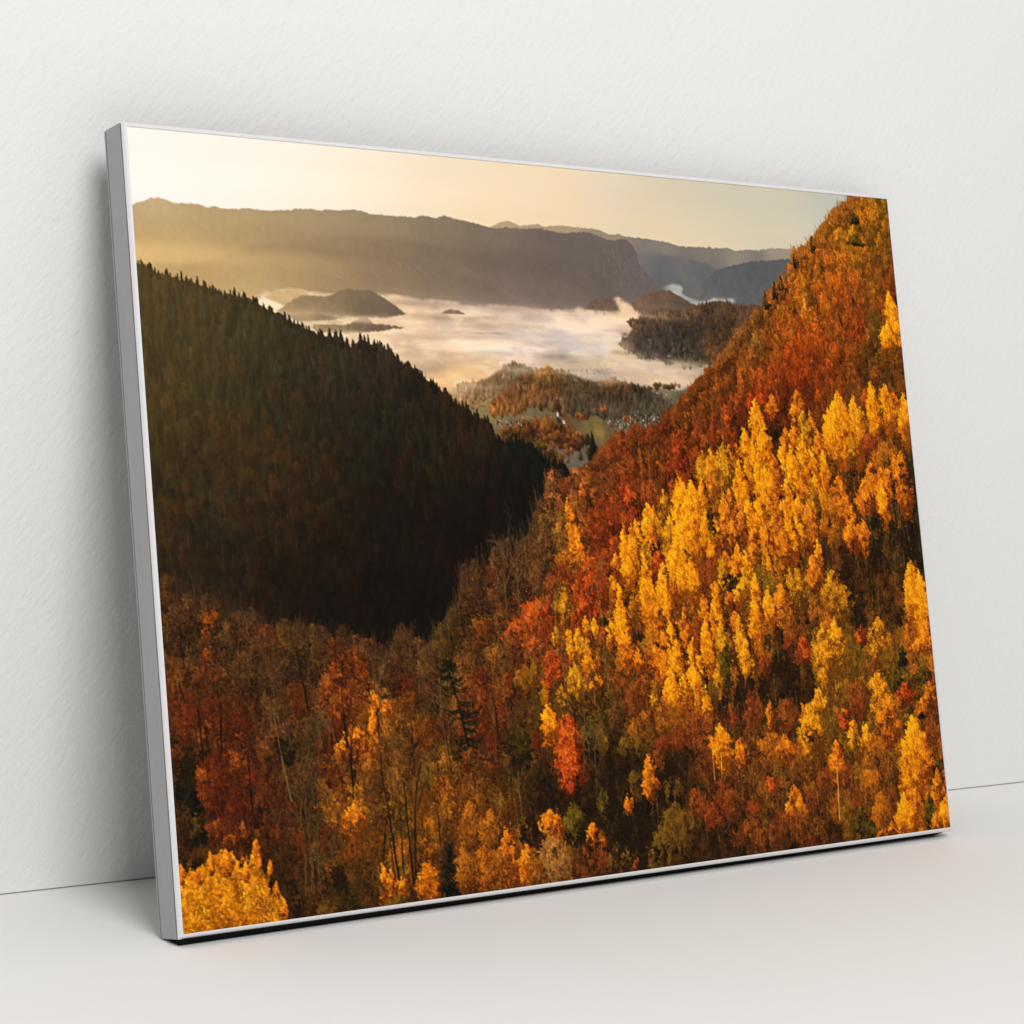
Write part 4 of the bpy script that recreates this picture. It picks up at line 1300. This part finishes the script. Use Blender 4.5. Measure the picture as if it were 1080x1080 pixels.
# ---- foreground: trunks, the drooping spruce, the yellow bush
DK = (26, 20, 12)
for pts, w0, w1, col, a in (
    (L_("226.1 557.1,225.4 589.8,225.6 630.6,229.5 658,232.6 693.5,235.9 727.6"), .7, 2.6, (34, 28, 16), .85),
    (L_("249.8 632.7,250 673.6,251.2 703.6,251.7 732.1"), .7, 2.4, DK, .8),
    (L_("272 615.3,265.8 628.5,260.5 658.2,257.1 696,255 728.4"), .7, 2.0, DK, .8),
    (L_("275.1 634.8,266.2 650.5,261.2 661"), .4, .8, (50, 36, 18), .7),
    (L_("227.1 663.2,223 684.4,219.3 706.9"), .9, 1.8, DK, .75),
    (L_("243.1 651.1,242.2 686.4,241.3 721.5"), .8, 1.6, (40, 28, 15), .7),
    (L_("187.6 532.3,187 551.2,187.6 571.4,189.2 595.8"), .6, 1.9, (26, 14, 8), .85),
    (L_("197.8 568.1,193.9 589.4,191.7 608.1,191.9 632.4"), .8, 1.8, (30, 14, 8), .8),
    (L_("180.5 575,186 584.8,189.8 594.5"), .6, 1.0, (26, 14, 8), .8),
    (L_("236.7 513.3,230.1 534.8,227.7 570.2,224.8 608.1"), .8, 1.3, (92, 72, 46), .7),
    (L_("244.8 513.7,237.8 518.8,232.4 532.2"), .4, .8, (150, 120, 84), .6),
    (L_("139.8 498.6,145 527,147.8 556.6"), .7, 1.5, (22, 16, 9), .8),
    (L_("218.8 531.4,218.1 547.7"), .6, 1.2, (24, 14, 8), .8),
    (L_("13.7 520.5,16.4 532.2,18.8 542.7"), .7, 1.2, (30, 20, 11), .8),
    (L_("140.3 501.3,144.9 528.3,148.6 556.6"), .8, 1.6, (28, 19, 10), .8),
    (L_("57.1 523.1,40 535,23.7 548.2"), .7, 1.2, (58, 42, 24), .75),
    (L_("31.5 548.1,32.6 570.1,33.5 594.7"), .8, 1.5, (22, 14, 8), .8),
    (L_("53.8 533.9,54.1 557.4,52.8 591"), .8, 1.7, (22, 14, 8), .8),
    (L_("79.9 593.2,80.5 621.9,80.5 648"), .8, 1.6, (20, 12, 8), .7),
    (L_("110.4 553.4,113.4 580,117.7 609.4,121.2 630.8,123.3 641.5"), .8, 1.7, (104, 84, 52), .85),
    (L_("362.2 549.2,366.1 570.7,366.5 592,368.5 606.2"), .6, 1.3, (22, 14, 8), .8),
    (L_("390.8 543.9,392.2 555.4,379.4 568.8"), .6, 1.2, (24, 14, 8), .8),
    (L_("330.8 611.7,331.7 628.6,333.4 645.5"), .8, 1.4, (22, 14, 8), .8),
    (L_("272.5 615.4,265.4 636.7,259.5 663.6"), .7, 1.4, (40, 30, 14), .8),
    (L_("273.6 637.5,267.4 650.6,262.8 663.9"), .5, 1.0, (48, 36, 16), .8),
    (L_("828.7 653.1,827.9 673.1,826.1 699.8,824.7 724.7"), .6, 1.3, (226, 160, 66), .8),
    (L_("646.9 636,647.3 649.6,646.6 664.7"), .6, .9, (232, 160, 50), .8),
    (L_("659.3 636.9,657.9 652,656.6 665.5"), .6, .9, (232, 160, 50), .8),
    (L_("759 708.4,758.3 726.9,757.2 742.2"), .6, .9, (168, 104, 38), .7),
    (L_("947.6 703.9,945.7 720.9"), .6, .9, (240, 180, 70), .7),
    (L_("583 295.6,583.8 323.1,583.3 344.4,584.1 362.7"), .5, .9, (150, 100, 60), .6),
    (L_("582.2 302.9,582.9 330.3,584 354.7"), .6, 1.0, (140, 84, 44), .6),
    (L_("704.1 257,704.7 277.5,703.8 293.2"), .6, .9, (164, 100, 60), .6),
    (L_("866.5 115.9,867.7 132.4,867.7 148.9"), .8, 1.2, (70, 34, 12), .7)):
    stroke(pts, w0, w1, col, a, .25)
def twigs(root, d, ln, lvl, col, w):
    """a bare forked branch"""
    x, y = root; a = d
    pts = [(x, y)]
    for i in range(3):
        a += rng.normal(0, .16); x += np.cos(a)*ln/3; y += np.sin(a)*ln/3; pts.append((x, y))
    stroke(pts, w, w*.6, np.array(col)*rng.uniform(.6, 1.25), .5)
    if lvl:
        for k in range(rng.integers(2, 4)):
            j = rng.integers(1, 4)
            twigs(pts[j], a+rng.choice([-1, 1])*rng.uniform(.3, .8), ln*rng.uniform(.5, .72), lvl-1, col, w*.7)
for pts, w0, w1 in ((L_("139.5 728.6,139.7 691.8,138.7 668,137.5 646.8,138.1 623,137.1 599.1"), 2.2, .8), (L_("147.2 728.2,146.7 703.1,148 676.9,149.9 663.8"), 1.5, .7), (L_("144.9 720.1,154.9 711.9,162.3 707.5"), .9, .5), (L_("131.4 725.1,133.2 696.4,133.1 662.2"), 1.8, .8),
                    (L_("137.5 621.6,145.1 613,155.2 604.5,166.1 604.1"), .8, .5), (L_("139.7 691.8,147.7 671.5,159.6 659.4,168 652.3"), .9, .5), (L_("146.4 703.1,154.5 698.7,161.6 698.1"), .8, .5), (L_("247.3 624.3,252.7 619.9,257.3 619.1"), .9, .6)):
    stroke(pts, w0, w1, (88, 66, 38), .7, .5)
    for i in range(4):
        p = pts[rng.integers(1, len(pts))]
        twigs(p+rng.normal(0, 3, 2), -1.57+rng.uniform(-.9, .9), rng.uniform(10, 24), 2, (84, 60, 34), .8)
for x, y, w, h, k in T_("""237.6 607.1 32.2 40.9 a
261.7 611.7 24.5 35.6 a
137.8 591.2 24.4 34.5 a
157.1 618 23.1 33.3 a
235.1 529.7 25.8 41.1 a
280.1 540.6 21.5 36 a
155.8 562.5 24.7 34.8 a
272.1 520.8 26.3 36 a
290.4 533.6 26.6 41.7 a
279.1 546.8 19.8 36 a
296.7 554.9 21.7 33.4 a
129.4 562.7 24.3 39.8 a
143.3 579.6 24.5 39.9 a
139.6 621.8 24.4 37.1 a
118.1 656.8 30.1 31.5 a"""):
    for i in range(4):
        twigs((x+rng.normal(0, w*.2), y+h*rng.uniform(.5, 1)), -1.57+rng.uniform(-.5, .5), h*rng.uniform(.25, .5), 2, (104, 72, 40) if x > 300 else (80, 58, 32), .7)
bt = np.random.default_rng(66)
for i in range(64):
    x = bt.uniform(10, 520); y = bt.uniform(470, 740)
    if x < 140 and y > 610: continue
    col = [(104, 78, 46), (122, 88, 50), (34, 24, 14), (86, 62, 36)][bt.integers(0, 4)]
    col = np.array(col)*(.8 if x < 250 else 1.0)
    h = bt.uniform(40, 95)
    if at(fm2, np.array([x]), np.array([y]))[0] < .9 or at(fm2, np.array([x]), np.array([max(y-h*.8, 0)]))[0] < .9: continue
    ln_ = bt.normal(0, .05)
    top = (x+ln_*h, y-h)
    stroke([(x, y), (x+ln_*h*.5+bt.normal(0, 1), y-h*.5), top], bt.uniform(1.0, 1.7), .5, col, .62, .4)
    for k in range(6):
        t_ = bt.uniform(.35, .95); twigs((x+ln_*h*t_, y-h*t_), -1.57+bt.choice([-1, 1])*bt.uniform(.25, .8), h*bt.uniform(.12, .28), 2, col*1.05, .6)
# drooping spruce
tr = L_("309.9 515.2,312.1 526.5,317.2 543.6,322.6 566.4,326.4 587.6,329.3 604.6")
stroke(tr, .8, 2.4, (18, 18, 9), .95)
tl = np.interp
for i in range(54):
    t = rng.uniform(0.02, 1); s_ = t*(len(tr)-1); k_ = min(int(s_), len(tr)-2); p = tr[k_]+(tr[k_+1]-tr[k_])*(s_-k_)
    side = 1 if rng.uniform() < .62 else -1
    ln = (8+16*np.sin(min(1, t*1.25)*2.4))*rng.uniform(.6, 1.1)*(1 if side > 0 else .7)
    pts = [p, p+(side*ln*.5, ln*.22), p+(side*ln*.85, ln*.12), p+(side*ln*1.1, -ln*.12)]
    stroke(pts, 1.6, .7, np.array([22, 22, 10])*rng.uniform(.6, 1.3), .85, .3)
    n = 14; q = p+(np.array(pts[2])-p)*rng.uniform(0, 1.1, (n, 1))+rng.normal(0, 1.1, (n, 2))+(0, 1.5)
    put(q[:, 0], q[:, 1], np.repeat(np.array([[20, 20, 9]], np.float32), n, 0), 2, 3, .8)
# yellow bush in the corner
BU = L_("-2.6 685.1,2.3 686.9,6.5 695.6,13.7 695.1,22.6 691.6,26.7 694,33.6 680.3,37.6 684.9,47.6 678.7,55.4 681,60.5 690.6,63.8 695.4,69 694.7,74.4 692.1,79.6 674.5,82.7 673.5,84.5 686.7,86.2 705,90.4 705.5,95 690.4,95.3 703.4,91.2 717.2,93.6 724,100.2 713.1,101.9 724.9,108 730.9,109.1 749.2,105.8 770.8,-5.4 756.6")
bm = polymask(rough(BU, 1.6, 2.2, 77), .8)
bcol = field(C_("6 689 214 126 14,8 719 232 146 14,50 685 226 138 16,78 702 214 128 18,38 714 220 134 12,95 738 190 112 20,66 735 206 122 12,16 746 178 100 8,55 747 176 98 8,105 740 160 92 18"), 12)
lay(bm, bcol*np.clip(.84+.32*noise(120, 90, 4, .75, 111)+.14*ff, .2, 1.3)[..., None])
gB = np.random.default_rng(5)
n = 26000; xs = gB.uniform(-5, 150, n); ys = gB.uniform(600, 752, n)
inside = at(bm, xs, ys+1.5)+gB.normal(0, .06, n) > .5; xs = xs[inside]; ys = ys[inside]
s = .52+.42*at(CL, xs, ys)+.34*at(CF, xs, ys)+gB.normal(0, .16, len(xs))-(ys-690)*.0022
o = np.argsort(s+gB.normal(0, .2, len(s)))
put(xs[o], ys[o], ramp(np.array([(120, 62, 6), (226, 138, 12), (254, 182, 40)], np.float32), s[o]), 2, 2, .8)
for x, y, w, h, k in T_("""33.7 679.4 8.6 19.2 O
49.8 678.5 18.8 24.4 O
81.3 672.1 6.8 16.9 O
83.6 683.3 8.8 26 O
95.1 689.1 6.5 20.8 O
100.3 712.4 6.5 16.9 O
67.6 693.9 10.2 16.8 O
3 686.3 8.5 19 O
107 730.1 9 19.5 O
19.7 691.9 8.5 15.3 O"""):
    crown(x, y, w*.8, h, 'O', 'birch', .8, .12, 0, 1.3, .35)
scatter(blur(bm, 6, 6), (noise(200, 150, 2, .7, 211), noise(200, 150, 2, .7, 212)), 2.2, (noise(560, 420, 1, .7, 213), noise(560, 420, 1, .7, 214)), 1.8)

# ---- finish: a slight softness, then one colour per printed dot
fmx = blur(fm2, 2, 2)[..., None]
buf *= 1+fmx*(.11*noise(700, 420, 1, .8, 301)+.10*noise(330, 150, 2, .8, 302))[..., None]
buf *= 1+fmx*(np.array([1.03, .985, .84], np.float32)-1)
buf = np.clip(blur(buf, .7, .75), 0, 255)
sm = blur(buf, 3.2, 3.6)
buf = np.clip(buf+(.30+.32*fmx)*(buf-sm), 0, 255)

# ---------------------------------------------------------------- the scene
import bpy, bmesh, math
from mathutils import Matrix, Vector

scene = bpy.context.scene
COL = scene.collection

def link(o, parent=None):
    COL.objects.link(o)
    if parent is not None: o.parent = parent
    return o

def mat_new(name):
    m = bpy.data.materials.new(name); m.use_nodes = True
    return m, m.node_tree.nodes, m.node_tree.links, m.node_tree.nodes['Principled BSDF']

def grain(nt, scale, stretch=(1, 1, 1), detail=6.0, rough_=.6, rot=(0, 0, 0)):
    tc = nt.nodes.new('ShaderNodeTexCoord'); mp = nt.nodes.new('ShaderNodeMapping')
    mp.vector_type = 'TEXTURE'; mp.inputs['Scale'].default_value = [1/v for v in stretch]; mp.inputs['Rotation'].default_value = rot
    nz = nt.nodes.new('ShaderNodeTexNoise'); nz.inputs['Scale'].default_value = scale
    nz.inputs['Detail'].default_value = detail; nz.inputs['Roughness'].default_value = rough_
    nt.links.new(tc.outputs['Object'], mp.inputs['Vector']); nt.links.new(mp.outputs['Vector'], nz.inputs['Vector'])
    return nz

def plaster(name, col_a, col_b, bump, rough_=.85, scale=95.0, stretch=(1, 1, 1), rot=(0, 0, 0), dist=.002):
    m, n, l, p = mat_new(name)
    big = grain(m.node_tree, 2.2, detail=3.0)
    mix = n.new('ShaderNodeMix'); mix.data_type = 'RGBA'
    mix.inputs[6].default_value = (*col_a, 1); mix.inputs[7].default_value = (*col_b, 1)
    l.new(big.outputs['Fac'], mix.inputs[0]); l.new(mix.outputs[2], p.inputs['Base Color'])
    fine = grain(m.node_tree, scale, stretch, 5.0, .62, rot)
    b = n.new('ShaderNodeBump'); b.inputs['Strength'].default_value = bump; b.inputs['Distance'].default_value = dist
    l.new(fine.outputs['Fac'], b.inputs['Height']); l.new(b.outputs['Normal'], p.inputs['Normal'])
    p.inputs['Roughness'].default_value = rough_; p.inputs['Specular IOR Level'].default_value = .12
    return m

M_WALL = plaster('wall_paint', WALL_A, WALL_B, .55, .85, 75.0, (2.2, 1.0, .75), (0, math.radians(42), 0), .0022)
M_FLOOR = plaster('floor_coat', FLOOR_A, FLOOR_B, .22, .7, 55.0, (1, 1.6, 1), (0, 0, 0), .002)

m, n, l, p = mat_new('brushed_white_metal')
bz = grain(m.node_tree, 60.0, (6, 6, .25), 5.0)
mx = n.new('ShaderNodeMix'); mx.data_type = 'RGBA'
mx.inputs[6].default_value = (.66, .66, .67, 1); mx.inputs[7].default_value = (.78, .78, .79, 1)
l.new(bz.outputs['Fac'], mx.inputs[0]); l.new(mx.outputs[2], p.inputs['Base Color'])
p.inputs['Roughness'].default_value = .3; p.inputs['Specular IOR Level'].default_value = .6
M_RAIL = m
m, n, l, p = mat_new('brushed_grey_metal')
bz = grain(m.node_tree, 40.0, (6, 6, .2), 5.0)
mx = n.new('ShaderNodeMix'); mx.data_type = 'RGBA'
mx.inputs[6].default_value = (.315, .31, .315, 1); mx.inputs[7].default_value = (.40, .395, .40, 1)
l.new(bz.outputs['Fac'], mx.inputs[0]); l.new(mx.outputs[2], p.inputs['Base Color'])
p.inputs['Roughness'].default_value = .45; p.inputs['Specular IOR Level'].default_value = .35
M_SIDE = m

m, n, l, p = mat_new('printed_surface')
ca_ = n.new('ShaderNodeVertexColor'); ca_.layer_name = 'ink'
l.new(ca_.outputs['Color'], p.inputs['Base Color'])
p.inputs['Roughness'].default_value = .55; p.inputs['Specular IOR Level'].default_value = .06
gz = grain(m.node_tree, 900.0, detail=2.0)
gb = n.new('ShaderNodeBump'); gb.inputs['Strength'].default_value = .03; gb.inputs['Distance'].default_value = .0002
l.new(gz.outputs['Fac'], gb.inputs['Height']); l.new(gb.outputs['Normal'], p.inputs['Normal'])
M_PRINT = m
m, n, l, p = mat_new('backing_board')
bk = grain(m.node_tree, 200.0)
mx = n.new('ShaderNodeMix'); mx.data_type = 'RGBA'
mx.inputs[6].default_value = (.16, .14, .12, 1); mx.inputs[7].default_value = (.22, .19, .16, 1)
l.new(bk.outputs['Fac'], mx.inputs[0]); l.new(mx.outputs[2], p.inputs['Base Color']); p.inputs['Roughness'].default_value = .9
M_BACK = m

def mesh_obj(name, bm, mat, parent=None, smooth=False):
    me = bpy.data.meshes.new(name); bmesh.ops.recalc_face_normals(bm, faces=bm.faces); bm.to_mesh(me); bm.free()
    me.materials.append(mat)
    if smooth:
        for f in me.polygons: f.use_smooth = True
    return link(bpy.data.objects.new(name, me), parent)

def slab(name, x0, x1, y0, y1, z0, z1, mat, bev=0.0):
    bm = bmesh.new(); bmesh.ops.create_cube(bm, size=1)
    for v in bm.verts:
        v.co = Vector((x0 if v.co.x < 0 else x1, y0 if v.co.y < 0 else y1, z0 if v.co.z < 0 else z1))
    if bev: bmesh.ops.bevel(bm, geom=bm.edges[:], offset=bev, segments=3, affect='EDGES', profile=.5)
    o = mesh_obj(name, bm, mat); o['kind'] = 'structure'
    return o

# floor runs on under the wall; a hairline joint is left between them
floor = slab('floor', -6, 6, -5, .3, -.10, 0.0, M_FLOOR)
wall = slab('wall', -6, 6, 0.0, .12, JOINT, 3.2, M_WALL, .0012)

# the leaning picture: local x right, y into the picture, z up its height; origin at the foot of its back
H, TH, LEAN, YAW = 0.7473, 0.0386, 0.21803, 0.03882
pic = bpy.data.objects.new('framed_print', None); link(pic)
pic.empty_display_size = .1
Rz = Matrix.Rotation(YAW, 4, 'Z'); Rx = Matrix.Rotation(-LEAN, 4, 'X')
foot = Vector((0, -H*math.sin(LEAN), 0))
off = -(Rz @ (foot+Vector((.5, H*math.sin(LEAN), 0)))).y-.0004
pic.matrix_world = Matrix.Translation((0, off, 0.0002)) @ Rz @ Matrix.Translation(foot) @ Rx
pic['label'] = 'framed landscape print of a foggy autumn valley leaning against the white wall'
pic['category'] = 'picture'

# frame: four mitred rails sharing one profile (a = in from the outer edge, d = back from the front)
LIP = .0044
PROF = [(LIP, .0018), (LIP, .0008), (.0042, .0003), (.0037, 0), (.0030, .0001), (.0021, .0006), (.0012, .0014), (.0005, .0022), (0, .0031), (0, .0038), (.0016, .0040), (.0016, .0062), (0, .0064),
        (0, TH-.0040), (.0014, TH-.0038), (.0014, TH-.0016), (0, TH-.0014), (0, TH-.0004), (.0004, TH), (.012, TH), (.012, TH-.002), (.0026, TH-.002), (.0026, .0040), (LIP, .0040)]
def rail(side):
    bm = bmesh.new(); rings = []
    for end in (0, 1):
        ring = []
        for a, d in PROF:
            if side == 'bottom': c = ((-.5+a) if end == 0 else (.5-a), a)
            elif side == 'top':  c = ((-.5+a) if end == 0 else (.5-a), H-a)
            elif side == 'left': c = (-.5+a, a if end == 0 else H-a)
            else:                c = (.5-a, a if end == 0 else H-a)
            ring.append(bm.verts.new((c[0], -TH+d, c[1])))
        rings.append(ring)
    k = len(PROF)
    for i in range(k):
        f = bm.faces.new((rings[0][i], rings[0][(i+1) % k], rings[1][(i+1) % k], rings[1][i]))
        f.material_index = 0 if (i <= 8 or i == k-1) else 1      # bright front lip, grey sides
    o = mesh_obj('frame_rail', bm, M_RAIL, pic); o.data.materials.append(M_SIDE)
    return o
for s_ in ('left', 'top', 'right', 'bottom'): rail(s_)

# contact shadow between tilted frame and floor, shaped as an added black wedge
m, n, l, p = mat_new('contact_shadow_black')
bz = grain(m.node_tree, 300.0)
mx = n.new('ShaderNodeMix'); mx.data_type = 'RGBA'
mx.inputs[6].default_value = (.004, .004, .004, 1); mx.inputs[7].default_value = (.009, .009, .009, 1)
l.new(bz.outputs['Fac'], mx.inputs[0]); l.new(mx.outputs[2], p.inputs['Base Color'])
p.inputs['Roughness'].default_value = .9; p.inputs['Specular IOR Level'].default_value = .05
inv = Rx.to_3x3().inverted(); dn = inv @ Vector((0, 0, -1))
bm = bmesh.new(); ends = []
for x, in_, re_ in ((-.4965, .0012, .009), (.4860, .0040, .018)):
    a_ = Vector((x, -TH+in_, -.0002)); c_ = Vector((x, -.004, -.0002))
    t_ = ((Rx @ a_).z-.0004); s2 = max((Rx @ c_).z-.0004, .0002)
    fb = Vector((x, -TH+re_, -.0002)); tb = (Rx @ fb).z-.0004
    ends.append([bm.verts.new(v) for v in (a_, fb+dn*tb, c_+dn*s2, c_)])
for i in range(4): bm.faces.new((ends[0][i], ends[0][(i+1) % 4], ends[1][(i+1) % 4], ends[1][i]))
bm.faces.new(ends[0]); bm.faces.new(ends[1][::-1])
mesh_obj('contact_shadow_strip', bm, m, pic)

# backing board
bm = bmesh.new(); bmesh.ops.create_cube(bm, size=1)
for v in bm.verts: v.co = Vector((v.co.x*.9952, -TH+.0075+(v.co.y+.5)*.004, H/2+v.co.z*(H-.0048)))
mesh_obj('backing_board', bm, M_BACK, pic)

# print: a thin sheet whose front is a fine grid, one ink colour per grid point
GX, GY = 960, 840
xs = np.clip(((np.arange(GX)+.5)*CW/GX), 0, CW-1); ys = np.clip(((np.arange(GY)+.5)*CH/GY), 0, CH-1)
ink = buf.reshape(GY, CH//GY, GX, CW//GX, 3).mean((1, 3))/255.0
lin = np.where(ink <= .04045, ink/12.92, ((ink+.055)/1.055)**2.4)
lin = np.clip(lin*np.array(INK), 0, .97).astype(np.float32)
pw, ph_ = 1.0-2*LIP, H-2*LIP
gx = -.5+LIP+np.linspace(0, pw, GX); gz_ = H-LIP-np.linspace(0, ph_, GY)
co = np.zeros((GY, GX, 3), np.float32); co[..., 0] = gx[None, :]; co[..., 1] = -TH+.0013; co[..., 2] = gz_[:, None]
co = co.reshape(-1, 3)
back = co[[0, GX-1, GX*GY-1, GX*(GY-1)]].copy(); back[:, 1] += .005
nv = GX*GY
idx = np.arange(nv, dtype=np.int32).reshape(GY, GX)
q = np.stack([idx[:-1, :-1], idx[1:, :-1], idx[1:, 1:], idx[:-1, 1:]], -1).reshape(-1, 4)
b0 = nv
loops = [q.reshape(-1)]; starts = np.arange(len(q), dtype=np.int32)*4; nl = len(q)*4; extra = []
top = np.concatenate([idx[0, :], [b0+1, b0]]); right = np.concatenate([idx[:, -1], [b0+2, b0+1]])
bot = np.concatenate([idx[-1, ::-1], [b0+3, b0+2]]); left = np.concatenate([idx[::-1, 0], [b0, b0+3]])
for poly in (top, right, bot, left, np.array([b0, b0+1, b0+2, b0+3])):
    loops.append(poly.astype(np.int32)); extra.append(nl); nl += len(poly)
loops = np.concatenate(loops).astype(np.int32); starts = np.concatenate([starts, np.array(extra, np.int32)])
me = bpy.data.meshes.new('print')
me.vertices.add(nv+4); me.vertices.foreach_set('co', np.concatenate([co, back]).astype(np.float32).ravel())
me.loops.add(len(loops)); me.loops.foreach_set('vertex_index', loops)
me.polygons.add(len(starts)); me.polygons.foreach_set('loop_start', starts)
me.update(calc_edges=True)
at_ = me.color_attributes.new('ink', 'FLOAT_COLOR', 'POINT')
rgba = np.ones((nv+4, 4), np.float32); rgba[:nv, :3] = lin.reshape(-1, 3); rgba[nv:, :3] = .8
at_.data.foreach_set('color', rgba.ravel())
me.materials.append(M_PRINT)
link(bpy.data.objects.new('print', me), pic)

# ---- light: one big soft studio lamp on the right, a soft top lamp, pale surroundings
def area(name, loc, target, size, power, col, size_y=None):
    la = bpy.data.lights.new(name, 'AREA'); la.energy = power; la.color = col
    la.shape = 'RECTANGLE'; la.size = size; la.size_y = size_y or size
    o = bpy.data.objects.new(name, la); link(o); o.location = loc
    o.rotation_euler = (Vector(target)-Vector(loc)).to_track_quat('-Z', 'Y').to_euler()
    return o
for a_ in LAMPS: area(*a_)
w = bpy.data.worlds.new('World'); scene.world = w; w.use_nodes = True
bg = w.node_tree.nodes['Background']; bg.inputs['Color'].default_value = (*AMB, 1); bg.inputs['Strength'].default_value = AMB_S

# ---- camera
cam = bpy.data.cameras.new('camera'); co_ = bpy.data.objects.new('camera', cam); link(co_)
cam.sensor_width = 36.0; cam.sensor_fit = 'HORIZONTAL'; cam.lens = 2385.798/1080*36.0
cam.clip_start = .05; cam.clip_end = 100
cyaw, cpit, crol = .5975212, -.0845101, .0450144
f_ = Vector((math.sin(cyaw)*math.cos(cpit), math.cos(cyaw)*math.cos(cpit), math.sin(cpit)))
r_ = Vector((math.cos(cyaw), -math.sin(cyaw), 0)); u_ = r_.cross(f_)
r2 = math.cos(crol)*r_+math.sin(crol)*u_; u2 = -math.sin(crol)*r_+math.cos(crol)*u_
Mx = Matrix(((r2.x, u2.x, -f_.x), (r2.y, u2.y, -f_.y), (r2.z, u2.z, -f_.z))).to_4x4()
co_.matrix_world = Matrix.Translation((-1.3729149, -2.0283721, .571524)) @ Mx
scene.camera = co_
scene.view_settings.view_transform = 'Standard'; scene.view_settings.look = 'None'
scene.view_settings.exposure = 0; scene.view_settings.gamma = 1; scene.view_settings.use_curve_mapping = False
scene.cycles.max_bounces = 8; scene.cycles.use_denoising = True
